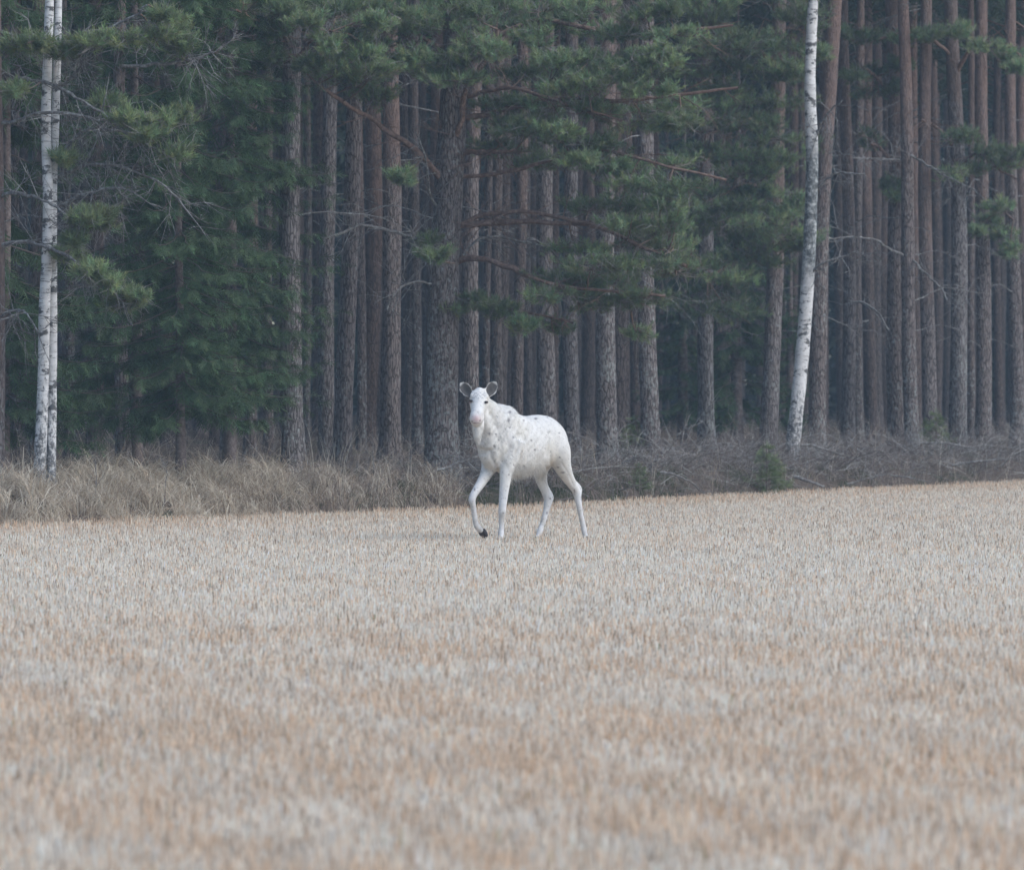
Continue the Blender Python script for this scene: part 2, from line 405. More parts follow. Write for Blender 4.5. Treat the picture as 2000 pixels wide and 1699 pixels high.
def needles_mesh(L, D, size, cbase=(0.165, 0.235, 0.120), var=0.3):
    n = len(L)
    M = basis(D, rng.uniform(0, 6.28, n)) * (size * rng.uniform(0.75, 1.3, n))[:, None, None]
    ic = np.array(cbase) * rng.uniform(1 - var, 1 + var, (n, 1)) * np.random.default_rng(n).uniform(.75, 1.25) * np.stack([rng.uniform(.85, 1.25, n), np.ones(n), rng.uniform(.8, 1.15, n)], -1)
    return bake(TUFT[0], TUFT[1], M, L, None, ic)

def pad(root, base, centre, rad, ntw=16, tuft=1.0, cbase=(0.165, 0.235, 0.120), mt=None, dead=0.15):
    """a bough: twigs that fan from base to a flat pad of needle tufts"""
    base = np.asarray(base, float); centre = np.asarray(centre, float); rad = np.asarray(rad, float)
    rl = np.array(root.location)
    ax = norm(centre - base)
    u = norm(rng.normal(size=(ntw, 3))) * (rng.random((ntw, 1)) ** 0.4) * rad
    end = centre + u
    end[:, 2] += 0.04
    st = base[None] + (centre - base)[None] * rng.uniform(0.35, 0.95, (ntw, 1))
    mid = (st + end) / 2 + rng.normal(0, 0.05, (ntw, 3)) - np.array([0, 0, 0.05])
    K = 6; t = np.linspace(0, 1, K)[None, :, None]
    P = (1 - t) ** 2 * st[:, None] + 2 * t * (1 - t) * mid[:, None] + t ** 2 * end[:, None]
    main = smoothline(np.array([base, base * .5 + centre * .5 + rng.normal(0, .05, 3), centre + ax * rad.max() * .4]), K)[None]
    r0 = np.linspace(0.008, 0.003, K)
    ac = Acc()
    V, Fq = tubes(P - rl, np.tile(r0, (ntw, 1)), 3); ac.add(V, Fq, (0.17, 0.14, 0.12))
    V, Fq = tubes(main - rl, np.linspace(0.018, 0.006, K)[None], 4); ac.add(V, Fq, (0.18, 0.13, 0.10))
    # little bare side twigs
    nb = ntw * 3; i = rng.integers(0, ntw, nb); j = rng.integers(1, K, nb); s0 = P[i, j]
    dd = norm(rng.normal(size=(nb, 3)) + np.array([0, 0, -.2])) * rng.uniform(.12, .42, (nb, 1))
    Q = np.stack([s0, s0 + dd * .5 + rng.normal(0, .02, (nb, 3)), s0 + dd], 1)
    V, Fq = tubes(Q - rl, np.tile([0.0045, 0.0035, 0.002], (nb, 1)), 3); ac.add(V, Fq, (0.26, 0.25, 0.24))
    b = link('bough', ac.mesh('bough'), M_twig, root)
    live = rng.random(ntw) > dead
    Pl = P[live]; n = len(Pl)
    L = []; D = []
    for rep in range(9):
        tt = rng.uniform(0.35, 1.0, n) ** 0.7 if rep else np.ones(n)
        k = np.clip((tt * (K - 1)), 0, K - 1.001); i0 = k.astype(int); fr = (k - i0)[:, None]
        p = Pl[np.arange(n), i0] * (1 - fr) + Pl[np.arange(n), i0 + 1] * fr
        side = norm(rng.normal(size=(n, 3)) * [1, 1, .5])
        p = p + side * (0 if rep == 0 else 1) * rng.uniform(0.02, 0.15, (n, 1))
        L.append(p); D.append(norm(side * .7 + norm(end[live] - st[live]) * .5 + np.array([0, 0, .75])))
    L = np.concatenate(L); D = np.concatenate(D)
    V, Fq, C = needles_mesh(L - rl, D, tuft, cbase)
    link('needles', mesh_np('needles', V, [Fq], C), M_needle, b)
    return b

def trunk_mesh(hgt, r0, dx=0.0, dy=0.0, sides=14, rings=26, bend=0.05, flare=0.35, taper=0.55, seed=0.0):
    z = np.concatenate([np.linspace(-0.45, 1.2, 8)[:-1], np.linspace(1.2, hgt, rings - 7)])
    tt = np.clip(z / hgt, 0, 1)
    r = r0 * (1 - taper * tt ** 1.1) * (1 + flare * np.exp(-np.maximum(z, 0) / 0.35)) * (1 + 0.02 * np.sin(z * 2.1 + seed))
    cx = dx * z + bend * np.sin(z * 0.55 + seed) - bend * math.sin(seed); cy = dy * z + bend * 0.6 * np.sin(z * 0.43 + seed * 2) - bend * 0.6 * math.sin(seed * 2)
    P = np.stack([cx, cy, z], -1)
    ang = np.arange(sides) / sides * 2 * np.pi
    rr = r[:, None] * (1 + 0.035 * np.sin(3 * ang[None] + z[:, None] * 0.7 + seed) + 0.025 * rng.normal(size=(len(z), sides)) + 0.10 * np.exp(-np.maximum(z, 0) / 0.3)[:, None] * np.sin(5 * ang[None] + seed))
    V = P[:, None, :] + np.stack([np.cos(ang)[None] * rr, np.sin(ang)[None] * rr, 0 * rr], -1)
    K = len(z); idx = np.arange(K * sides).reshape(K, sides)
    Fq = np.stack([idx[:-1], np.roll(idx, -1, 1)[:-1], np.roll(idx, -1, 1)[1:], idx[1:]], -1).reshape(-1, 4)
    return mesh_np('trunk', V.reshape(-1, 3), [Fq], smooth=True), P, r

def dead_branch_mesh(ln, r0, droop=0.25, nside=6, seed=None):
    """dead, lichen-grey branch growing along +X from the origin, with side twigs"""
    K = 8; t = np.linspace(0, 1, K)
    kx = ln * t; sw = random.uniform(-.35, .35)
    P = np.stack([kx, sw * ln * t ** 2 * .6 + 0.03 * np.cumsum(rng.normal(size=K)) * ln, ln * (0.22 * t - (droop + .25) * t ** 2) + 0.02 * np.cumsum(rng.normal(size=K)) * ln], -1)
    P -= P[0]
    ac = Acc(); V, Fq = tubes(P, r0 * (1 - .8 * t), 5); ac.add(V, Fq)
    for _ in range(nside):
        j = random.randint(2, K - 2); s = P[j]; l2 = ln * random.uniform(.15, .42)
        a = random.choice([-1, 1]) * random.uniform(.4, 1.1); d = np.array([math.cos(a), math.sin(a), random.uniform(-.7, .35)]) * l2
        Q = np.stack([s, s + d * .5 + rng.normal(0, .06 * l2, 3), s + d + np.array([0, 0, -.12 * l2])])
        V, Fq = tubes(Q, r0 * np.array([.42, .3, .14]), 3); ac.add(V, Fq)
        for _ in range(2):
            s2 = Q[1]; d2 = d * .5 + rng.normal(0, .25 * l2, 3); Q2 = np.stack([s2, s2 + d2 * .5 + rng.normal(0, .05 * l2, 3), s2 + d2])
            V, Fq = tubes(Q2, r0 * np.array([.24, .2, .1]), 3); ac.add(V, Fq)
    return ac.mesh('dead_branch', True)
DEAD = [dead_branch_mesh(random.uniform(.7, 2.1), random.uniform(.009, .02), random.uniform(.0, .5), random.randint(4, 8)) for _ in range(14)]
for d_ in DEAD: d_.materials.append(M_dead)
def add_dead(root, P, r, n, z0, z1, toward=True, big=1.0):
    for _ in range(n):
        z = random.uniform(z0, z1); k = int(np.argmin(np.abs(P[:, 2] - z)))
        o = link('dead_branch', random.choice(DEAD), None, root)
        a = random.choice([random.uniform(-2.6, -.5), random.uniform(-.6, .5), random.uniform(2.6, 3.6)]) if toward else random.uniform(0, 6.28)
        s = big * random.uniform(.6, 1.15)
        o.location = (float(np.interp(z, P[:, 2], P[:, 0])) + math.cos(a) * r[k] * .7, float(np.interp(z, P[:, 2], P[:, 1])) + math.sin(a) * r[k] * .7, z)
        o.rotation_euler = (random.uniform(-.5, .5), random.uniform(-.35, .25), a); o.scale = (s, s, s)

def crown_mesh(name, rad, h, ncl, per, size):
    """pine crown: needle clumps in uneven layers round short limbs"""
    ac = Acc(); L = []; D = []
    for _ in range(ncl):
        z = h * random.random() ** .9; rr = rad * math.sqrt(random.random()) * (1 - .55 * z / h); a = random.uniform(0, 6.28)
        c = np.array([math.cos(a) * rr, math.sin(a) * rr, z])
        Q = np.stack([[0, 0, z - .35 * rr], c * [.5, .5, 1] - [0, 0, .2 * rr], c]); V, Fq = tubes(Q, np.array([.03, .022, .01]), 3); ac.add(V, Fq, (.17, .1, .07))
        p = c + rng.normal(0, 1, (per, 3)) * [.42, .42, .17]
        L.append(p); D.append(norm(rng.normal(0, .6, (per, 3)) + [0, 0, .8]))
    V, Fq, C = needles_mesh(np.concatenate(L), np.concatenate(D), size, (0.06, 0.095, 0.05)); ac.add(V, Fq, C)
    me = ac.mesh(name); me.materials.append(M_needle)
    return me
CROWNS = [crown_mesh('crown', random.uniform(2.1, 2.7), random.uniform(6.5, 8.5), 60, 10, 3.6) for _ in range(4)]

GROUP_FRONT = 'pines along the front of the wood'
GROUP_DEEP = 'pines deep in the wood'
def pine(px, pxt, wpx, off, label, group=GROUP_FRONT, ndead=5, Y=None, flare=0.3, crown_z=None, hgt=None, oz=None, lic=.5):
    if Y is None: Y = edge_px(px) + off
    X = (px - 1000) / F * Y; zg = float(floor_z(X, Y))
    ztop = H + HZ / F * Y - zg
    dx = (pxt - px) / F * Y / max(ztop - 0.6, 1)
    root = tag(empty('pine_tree', (X, Y, zg)), label, 'tree', group)
    hgt = hgt or random.uniform(17, 20); r0 = wpx / F * Y / 2 * 1.06
    me, P, r = trunk_mesh(hgt, r0, dx, random.uniform(-.01, .01), 16, 40, random.uniform(.02, .05), flare, .5, random.uniform(0, 6))
    tk = link('trunk', me, M_pine, root); tk.color = ((oz if oz is not None else random.uniform(3.5, 8)) / 10, lic, 0 if wpx > 24 else .6, 1)  # thin stems take part of the painted shade tone
    cz = crown_z or random.uniform(10.2, 11.5)
    c = link('crown', random.choice(CROWNS), None, root, (dx * cz, 0, cz)); c.rotation_euler = (0, 0, random.uniform(0, 6.28))
    if ndead: add_dead(root, P, r, ndead, 2.2, min(ztop + .5, 10), True)
    root['_Y'] = Y
    return root, Y
def limb(root, pts, w0, w1, Y, dy=0.0, m=None, k=18, twigs=10, name='limb'):
    """limb traced as a centre line at its tree's own distance; pts are photo pixels, dy the drift towards the field"""
    p = smoothline(np.array(pts, float), k); t = np.linspace(0, 1, k)
    W3 = np.array([P3(a, b, Y + dy * tt) for (a, b), tt in zip(p, t)])
    W3[1:, :] += rng.normal(0, .012, (k - 1, 3))
    rl = np.array(root.location); rad = np.linspace(w0, w1, k) / F * Y / 2
    rad = rad * (1 + .1 * rng.normal(size=k))
    ac = Acc(); V, Fq = tubes(W3 - rl, rad, 7); ac.add(V, Fq)
    for _ in range(int(twigs * 1.6)):
        j = random.randint(2, k - 2); l2 = random.uniform(.2, .9); d = norm(rng.normal(size=3) * [1, .7, 1] + (W3[-1] - W3[0]) * .3) * l2; d[2] -= .12
        s = W3[j] - rl; Q = np.stack([s, s + d * .5 + rng.normal(0, .05, 3), s + d + rng.normal(0, .04, 3)])
        V, Fq = tubes(Q, np.array([.010, .007, .003]), 3); ac.add(V, Fq)
        for _ in range(3):
            d2 = d * .4 + rng.normal(0, .14, 3); Q2 = np.stack([Q[1], Q[1] + d2 * .5 + rng.normal(0, .02, 3), Q[1] + d2]); V, Fq = tubes(Q2, np.array([.005, .004, .002]), 3); ac.add(V, Fq)
    link(name, ac.mesh(name, True), m or M_limb, root)
    return W3
def pads(root, Y, anchors, lst, scale=1.0, dyr=(-1.6, 1.2), cbase=(0.165, 0.235, 0.120), ntw=20, tuft=1.2):
    """lst of (px,py,rx,ry) needle pads; each hangs on a bough from the nearest anchor point (world)"""
    A = np.concatenate(anchors)
    for (a, b, rx, ry) in lst:
        yy = Y + random.uniform(*dyr); c = P3(a, b, yy)
        k = np.argmin(np.linalg.norm((A - c) * [1, .6, 1.3], axis=1)); s = A[k]
        d = c - s
        if np.linalg.norm(d) > 1.6: s = c - norm(d) * 1.6 * .75 - [0, 0, .1]
        pad(root, s, c, (rx / F * Y * scale, max(rx, 50) / F * Y * .8, ry / F * Y * scale), ntw, tuft, cbase)

# ------------------------------------------------------------------ front pines
Lb = {}
def pin(key, *a, **k):
    Lb[key] = pine(*a, **k); return Lb[key]
pin('broad', 573, 573, 41, 6.5, 'broad grey pine standing beside the dark spruce boughs', ndead=4, oz=11, lic=0.55)
pin('pair1', 640, 638, 31, 14, 'grey knotty pine of a close pair, the one beside the broad grey pine', oz=11, lic=0.4)
pin('pair2', 668, 688, 34, 10, 'grey pine of a close pair leaning slightly away from its neighbour', oz=9.5, lic=0.4)
pin('slim705', 705, 706, 18, 22, 'slim brown pine tucked close behind the leaning pine of the close pair', ndead=2)
pin('orange', 762, 757, 38, 12, 'straight pine with bright orange upper bark next to the thickest pine', ndead=4, oz=5.5, lic=0.3)
pin('slim597', 597, 597, 15, 26, 'thin rusty pine half hidden behind the broad grey pine', ndead=2)
pin('hero', 862, 892, 60, 4.5, 'thickest pine with lichen flecked trunk and long orange side limbs behind the moose', ndead=3, flare=.28, oz=8.2, lic=0.85)
pin('earpine', 916, 938, 33, 9.5, 'dark grey pine rising straight behind the ears of the moose', ndead=3, oz=6, lic=0.4)
pin('slim950', 950, 948, 15, 17, 'slim grey pine just behind the dark pine at the moose ears', ndead=2)
pin('slim972', 975, 972, 22, 22, 'slender reddish pine rising behind the hump of the moose', ndead=3)
pin('slim1012', 1010, 1014, 23, 15, 'slender pine with orange top rising behind the back of the moose', ndead=3, oz=4.8, lic=0.3)
pin('mid1070', 1070, 1068, 34, 18, 'brown grey pine rising behind the loins of the moose', ndead=4, oz=8, lic=0.4)
pin('rump', 1119, 1113, 29, 13, 'grey pine whose foot meets the rump of the moose', ndead=4, oz=8, lic=0.5)
pin('speck1', 1187, 1186, 38, 6, 'grey pine thickly specked with lichen, next beyond the rump of the moose', ndead=3, oz=5.2, lic=0.72)
pin('speck2', 1272, 1262, 35, 8, 'lichen specked pine standing before the dark spruce thicket', ndead=2, oz=8, lic=0.75)
pin('p1380', 1381, 1372, 31, 17, 'grey pine standing alone between dark young spruces', ndead=3, oz=6, lic=0.5)
pin('p1500', 1500, 1522, 33, 10, 'pinkish grey pine on the thicket side of the leaning birch', ndead=5, oz=4, lic=0.5)
pin('p1600', 1594, 1628, 33, 9, 'brown pine crossing close behind the leaning white birch', ndead=6, oz=6.5, lic=0.6)
pin('p1650', 1656, 1647, 26, 16, 'second pine past the leaning birch, slim and brown', ndead=5, oz=5, lic=0.3)
pin('p1678', 1677, 1680, 19, 24, 'thin pine squeezed behind the second pine past the birch', ndead=3)
pin('p1748', 1752, 1738, 31, 12, 'dark brown pine of a tight row of five beyond the birch, first in the row', ndead=5, oz=6.5, lic=0.45)
pin('p1775', 1783, 1762, 28, 9.5, 'grey pine bearing dead lichen branches, second of the tight row of five', ndead=8, oz=7.5, lic=0.7)
pin('p1815', 1817, 1811, 28, 9, 'smooth pinkish pine, third of the tight row of five past the birch', ndead=4, oz=4.2, lic=0.3)
pin('p1868', 1872, 1857, 33, 8, 'stout grey pine with needle pads, fourth of the tight row of five', ndead=6, oz=7, lic=0.6)
pin('p1920', 1920, 1918, 30, 9, 'rust topped pine with green pads, last of the tight row of five', ndead=6, oz=6, lic=0.5)
pin('p1900', 1898, 1894, 16, 20, 'thin rusty pine showing between the last two of the tight row', ndead=2)
pin('p1985', 1987, 1975, 26, 15, 'shaded dark pine beyond the tight row of five', ndead=5)
pin('p445', 446, 446, 28, 12, 'grey pine stem showing under the spruce skirt', ndead=3, oz=9, lic=0.5)
pin('p240', 241, 240, 27, 9, 'short visible grey pine foot between twin birch and slender spruce stem', ndead=3)
pin('left', -6, -4, 26, 5, 'orange pine with long lichen grey limbs beside the twin birch', ndead=5, oz=1.5, lic=0.3)
pin('p30', 28, 24, 18, 16, 'slim reddish pine in shade behind the twin birch', ndead=5)
pin('p75', 72, 70, 24, 12, 'shadowed brown pine directly behind the twin birch', ndead=4)
pin('p130', 135, 130, 20, 20, 'brown pine in shade on the spruce side of the twin birch', ndead=4)
pin('p530', 525, 524, 19, 24, 'rusty slim pine seen through the spruce edge', ndead=3)
pin('p490', 488, 492, 22, 20, 'reddish pine mostly veiled by spruce boughs', ndead=3)
pin('p815', 814, 818, 19, 20, 'slim brown pine in the gap before the thickest pine', ndead=3)

# limbs of the thickest pine
hero, HY = Lb['hero']
A = []
A.append(limb(hero, [(876, 378), (862, 352), (838, 322), (800, 283), (760, 258), (725, 232), (690, 212), (655, 188), (620, 165)], 15, 7, HY, -1.0))
A.append(limb(hero, [(880, 308), (884, 285), (893, 262), (906, 225), (907, 185), (918, 155), (940, 132), (965, 95), (975, 60)], 15, 7, HY, -.8))
A.append(limb(hero, [(898, 300), (920, 296), (950, 297), (975, 298), (1010, 292)], 12, 6, HY, -.6))
A.append(limb(hero, [(898, 441), (930, 424), (970, 416), (1010, 414), (1070, 420), (1120, 430), (1150, 436)], 11, 6, HY, -.9))
A.append(limb(hero, [(900, 440), (950, 435), (1000, 434), (1060, 436), (1130, 437), (1185, 450), (1240, 476), (1290, 498), (1340, 520)], 14, 6, HY, -1.4))
A.append(limb(hero, [(897, 510), (925, 505), (955, 507), (990, 521), (1030, 538), (1070, 552), (1140, 565), (1220, 570), (1300, 580)], 13, 5, HY, -1.5))
A.append(limb(hero, [(905, 232), (950, 224), (1000, 210), (1050, 201), (1090, 193), (1150, 192), (1210, 198), (1290, 190), (1380, 180), (1440, 172)], 12, 5, HY, -1.3))
A.append(limb(hero, [(905, 190), (960, 176), (1010, 174), (1060, 190), (1110, 206), (1160, 222), (1215, 236)], 9, 4, HY, -1.6))
A.append(limb(hero, [(900, 345), (960, 340), (1010, 332), (1060, 318), (1100, 300), (1150, 292), (1205, 302), (1255, 310), (1320, 330), (1420, 350)], 9, 5, HY, -1.8))
A.append(limb(hero, [(895, 120), (960, 80), (1050, 40), (1120, 50), (1200, 70), (1320, 60), (1430, 50)], 11, 5, HY, -1.5))
A.append(limb(hero, [(890, 572), (925, 590), (970, 604), (1030, 612), (1085, 622), (1120, 632)], 7, 4, HY, -1.2))
A.append(limb(hero, [(884, 100), (830, 78), (790, 45), (745, 16), (690, 12), (640, 30)], 10, 5, HY, -1.0))
limb(hero, [(862, 562), (832, 553), (800, 553), (778, 566), (760, 590), (757, 612)], 6, 3, HY, -.8, M_dead, name='dead_limb')
limb(hero, [(860, 486), (825, 466), (780, 455), (742, 446), (705, 441), (670, 452), (634, 464)], 8, 4, HY, -.9, M_dead, name='dead_limb')
limb(hero, [(866, 420), (848, 395), (838, 372), (835, 340), (828, 300), (812, 262)], 6, 3, HY, -.9, M_dead, name='dead_limb')
limb(hero, [(862, 500), (842, 482), (815, 470), (800, 440)], 5, 3, HY, -.8, M_dead, name='dead_limb')
limb(hero, [(905, 500), (930, 470), (960, 462), (1010, 470), (1060, 480), (1090, 505), (1120, 545)], 7, 3, HY, .3, M_dead, name='dead_limb')
# needle pads: outline of the green mass in the photograph
POLY = [(560, 0), (600, 60), (560, 110), (560, 140), (640, 200), (730, 210), (800, 190), (850, 165), (900, 175), (960, 250), (960, 320), (1040, 330), (1140, 335), (1150, 400), (1150, 450), (1060, 560), (1060, 585), (1190, 610), (1300, 600), (1400, 620), (1480, 640), (1510, 600), (1500, 540), (1560, 500), (1590, 430), (1540, 330), (1530, 250), (1560, 150), (1570, 60), (1590, 0)]
PX = np.array(POLY, float)
def inpoly(x, y):
    c = False; j = len(PX) - 1
    for i in range(len(PX)):
        if (PX[i, 1] > y) != (PX[j, 1] > y) and x < (PX[j, 0] - PX[i, 0]) * (y - PX[i, 1]) / (PX[j, 1] - PX[i, 1]) + PX[i, 0]: c = not c
        j = i
    return c
lst = []; tries = 0
while len(lst) < 140 and tries < 6000:
    tries += 1
    x, y = random.uniform(555, 1595), random.uniform(-25, 645)
    if inpoly(x, y) and all(((x - a) / 62) ** 2 + ((y - b) / 34) ** 2 > .42 for a, b, _, _ in lst):
        lst.append((x, y, random.uniform(55, 105), random.uniform(11, 25)))
lst += [(930, 590, 40, 14), (975, 605, 45, 16), (880, 612, 40, 10), (1020, 640, 50, 12), (1090, 640, 55, 14), (1250, 655, 40, 8), (850, 500, 40, 12), (830, 470, 35, 10), (780, 350, 25, 12), (560, 110, 30, 15)]
fl = [p_ for p_ in lst if p_[0] < 1330]; fr_ = [p_ for p_ in lst if p_[0] >= 1330]
pads(hero, HY, A, fl, dyr=(-2.2, .8), ntw=20, tuft=1.15)
r5, Y5 = Lb['p1500']
A5 = [limb(r5, [(1508, 250), (1470, 235), (1430, 240), (1390, 260), (1350, 255)], 8, 4, Y5, -1.5),
      limb(r5, [(1505, 380), (1460, 360), (1420, 375), (1370, 400)], 8, 4, Y5, -1.6),
      limb(r5, [(1502, 520), (1460, 500), (1420, 520), (1380, 545)], 7, 4, Y5, -1.6),
      limb(r5, [(1512, 120), (1470, 95), (1420, 100), (1360, 90)], 8, 4, Y5, -1.6),
      limb(r5, [(1512, 100), (1550, 60), (1590, 45)], 7, 4, Y5, -1.4)]
pads(r5, Y5, A5, fr_ + [(1580, 470, 35, 22), (1560, 400, 40, 25), (1590, 60, 40, 20), (1600, 110, 35, 15)], dyr=(-2.6, -.4), ntw=20, tuft=1.15)

# pads on the row beyond the birch
r8, Y8 = Lb['p1868']
A8 = [limb(r8, [(1866, 118), (1820, 78), (1780, 66), (1730, 74), (1680, 90)], 8, 4, Y8, -1.2), limb(r8, [(1864, 150), (1900, 92), (1950, 85), (1995, 110)], 8, 4, Y8, -1.2),
      limb(r8, [(1868, 330), (1910, 300), (1950, 330), (1985, 350)], 7, 4, Y8, -1.0), limb(r8, [(1868, 290), (1830, 250), (1800, 235)], 7, 4, Y8, -1.0)]
pads(r8, Y8, A8, [(1690, 75, 55, 16), (1750, 78, 55, 14), (1810, 68, 55, 14), (1870, 62, 50, 18), (1925, 95, 55, 20), (1975, 110, 45, 22), (1990, 135, 40, 18), (1880, 270, 50, 18), (1920, 300, 45, 22), (1960, 320, 45, 20), (1985, 300, 40, 15), (1860, 340, 40, 20), (1905, 335, 40, 15), (1640, 60, 30, 14)], dyr=(-1.6, .2))
r9, Y9 = Lb['p1920']
A9 = [limb(r9, [(1920, 440), (1950, 410), (1980, 430)], 7, 4, Y9, -.8)]
pads(r9, Y9, A9, [(1930, 430, 35, 18), (1955, 465, 35, 20), (1970, 495, 25, 14), (1945, 400, 40, 14), (1900, 455, 25, 10)], dyr=(-1.2, 0))
r7, Y7 = Lb['p1748']
A7 = [limb(r7, [(1742, 190), (1710, 150), (1690, 135)], 7, 4, Y7, -1.2), limb(r7, [(1744, 330), (1720, 290), (1700, 280)], 7, 4, Y7, -1.2)]
pads(r7, Y7, A7, [(1700, 140, 45, 20), (1740, 175, 45, 18), (1690, 185, 35, 16), (1665, 150, 30, 16), (1755, 130, 35, 16), (1700, 280, 30, 14), (1735, 360, 35, 14), (1755, 385, 30, 12), (1690, 265, 20, 12)], dyr=(-1.4, .2))
r7b, Y7b = Lb['p1775']
for pts in ([(1775, 505), (1740, 488), (1705, 468), (1660, 464), (1620, 466)], [(1778, 505), (1800, 525), (1835, 560), (1850, 588)], [(1765, 310), (1730, 312), (1690, 310), (1665, 308)], [(1660, 588), (1690, 592), (1715, 612), (1735, 645)], [(1768, 300), (1800, 315), (1850, 345), (1905, 372)]):
    limb(r7b, pts, 5, 2.5, Y7b, -1.0, M_dead, twigs=9, name='dead_limb')

# left pine with lichen limbs and green pads over the twin birch
rL, YL = Lb['left']
AL = [limb(rL, [(-4, 60), (40, 75), (100, 90), (180, 70), (250, 40), (290, 10)], 9, 4, YL, -1.0, M_dead),
      limb(rL, [(-4, 170), (40, 155), (90, 162), (140, 185), (180, 210), (230, 240)], 9, 4, YL, -1.2, M_dead),
      limb(rL, [(-4, 245), (40, 235), (80, 222), (140, 222), (200, 235), (260, 250)], 8, 4, YL, -1.2, M_dead),
      limb(rL, [(-4, 385), (30, 378), (70, 385), (110, 405), (140, 430)], 8, 4, YL, -1.0, M_dead),
      limb(rL, [(-4, 482), (30, 472), (65, 476), (105, 490), (140, 505), (180, 540), (240, 585)], 9, 4, YL, -1.2, M_dead),
      limb(rL, [(-4, 620), (30, 605), (50, 612), (75, 650)], 6, 3, YL, -1.0, M_dead)]
for pts in ([(110, 350), (150, 328), (200, 322), (250, 330), (310, 355), (350, 390), (372, 420)], [(112, 405), (160, 380), (215, 368), (270, 375)], [(115, 300), (160, 262), (210, 252), (270, 270), (310, 300)], [(112, 180), (150, 140), (165, 115)], [(240, 130), (290, 128), (340, 122), (400, 108), (430, 98)]):
    AL.append(limb(rL, pts, 8, 3, YL, -.6, M_dead, twigs=22, name='dead_limb'))
pads(rL, YL, AL, [(60, 85, 50, 18), (120, 100, 45, 20), (30, 95, 35, 14), (180, 85, 50, 14), (240, 80, 55, 18), (300, 75, 55, 18), (345, 60, 45, 18), (350, 85, 40, 16), (330, 35, 40, 12), (210, 205, 40, 16), (250, 235, 50, 18), (300, 240, 50, 18), (350, 228, 45, 14), (340, 300, 40, 16), (290, 270, 40, 12), (165, 430, 40, 16), (200, 420, 35, 14), (140, 500, 40, 18), (180, 530, 40, 16), (210, 555, 40, 14), (270, 580, 45, 12), (240, 600, 35, 12), (130, 310, 25, 14), (200, 440, 30, 12), (20, 180, 30, 12), (150, 470, 30, 12)], dyr=(-1.6, -.2), cbase=(0.175, 0.240, 0.115))
# upper left boughs of the broad pine
rB, YB = Lb['broad']
AB = [limb(rB, [(573, 90), (540, 60), (500, 40), (460, 20)], 8, 4, YB, -1.0), limb(rB, [(573, 120), (610, 80), (650, 60)], 8, 4, YB, -1.0)]
pads(rB, YB, AB, [(600, 40, 55, 20), (640, 90, 50, 18), (560, 20, 50, 16), (690, 70, 50, 20), (660, 20, 55, 18), (610, 130, 45, 16), (720, 110, 45, 16), (740, 40, 45, 14), (530, 110, 30, 14), (540, 60, 40, 14), (480, 15, 40, 14)], dyr=(-1.6, .4))

# ------------------------------------------------------------------ birches
def birch_stem(root, pts, w0, w1, Y, name='trunk', m=None):
    p = smoothline(np.array(pts, float), 40); k = len(p)
    W3 = np.array([P3(a, b, Y) for a, b in p]); rl = np.array(root.location)
    rad = np.linspace(w0, w1, k) / F * Y / 2; rad[:3] *= [1.35, 1.2, 1.08]
    rad = rad * (1 + .03 * rng.normal(size=k))
    V, Fq = tubes(W3 - rl, rad, 16)
    return link(name, mesh_np(name, V, [Fq], smooth=True), m or M_birch, root), W3
YT = edge_px(88) + 3.5
XT = (88 - 1000) / F * YT
b1 = tag(empty('birch_tree', (XT, YT, float(floor_z(XT, YT)))), 'white birch with two close stems standing in tall dry grass', 'tree', 'birches at the wood edge')
birch_stem(b1, [(76, 980), (78, 900), (84, 760), (87, 600), (93, 480), (94, 380), (90, 250), (93, 120), (97, 0), (99, -150), (103, -400)], 25, 16, YT)
_, WB = birch_stem(b1, [(101, 982), (100, 900), (102, 760), (103, 600), (103, 480), (104, 350), (108, 250), (112, 120), (115, 0), (120, -150), (124, -400)], 20, 13, YT + .12, 'second_trunk')
me_ = CROWNS[0]
YR = edge_px(1545) + 5.0
XR = (1545 - 1000) / F * YR
b2 = tag(empty('birch_tree', (XR, YR, float(floor_z(XR, YR)))), 'leaning white birch trunk with dark marks above a heap of brushwood', 'tree', 'birches at the wood edge')
birch_stem(b2, [(1536, 960), (1546, 890), (1556, 800), (1566, 700), (1574, 600), (1580, 500), (1584, 400), (1586, 300), (1582, 180), (1584, 80), (1588, 0), (1592, -100), (1600, -400)], 30, 19, YR, 'trunk', M_birch2)
for pts in ([(1592, 270), (1602, 245), (1622, 215), (1645, 198)], [(1596, 370), (1620, 345), (1650, 338), (1690, 342)], [(1580, 545), (1596, 520), (1625, 508), (1655, 500), (1678, 488)]):
    limb(b2, pts, 6, 3, YR, -.5, M_dead, twigs=8, name='branch')
for bt, wl, yy in ((b1, [(100, 330), (130, 350), (60, 500)], YT), (b2, [], YR)):
    pass
def birch_crown(root, X, Y, z0):
    ac = Acc()
    n = 60; st = np.zeros((n, 3)); st[:, 2] = rng.uniform(0, 6, n)
    e = st + norm(rng.normal(size=(n, 3)) * [1, 1, .4] + [0, 0, .5]) * rng.uniform(.8, 2.0, (n, 1))
    P = np.stack([st, (st + e) / 2 + [0, 0, .15], e, e + [0, 0, -.35] + rng.normal(0, .1, (n, 3))], 1)
    V, Fq = tubes(P, np.tile([.02, .013, .008, .003], (n, 1)), 3); ac.add(V, Fq, (.15, .11, .10))
    i = rng.integers(0, n, 500); s = P[i, rng.integers(1, 4, 500)]; d = rng.normal(0, .3, (500, 3)) - [0, 0, .25]
    V, Fq = tubes(np.stack([s, s + d * .5, s + d], 1), np.tile([.004, .003, .0015], (500, 1)), 3); ac.add(V, Fq, (.13, .09, .085))
    link('crown', ac.mesh('crown'), M_twig, root, (0.2, 0, z0))
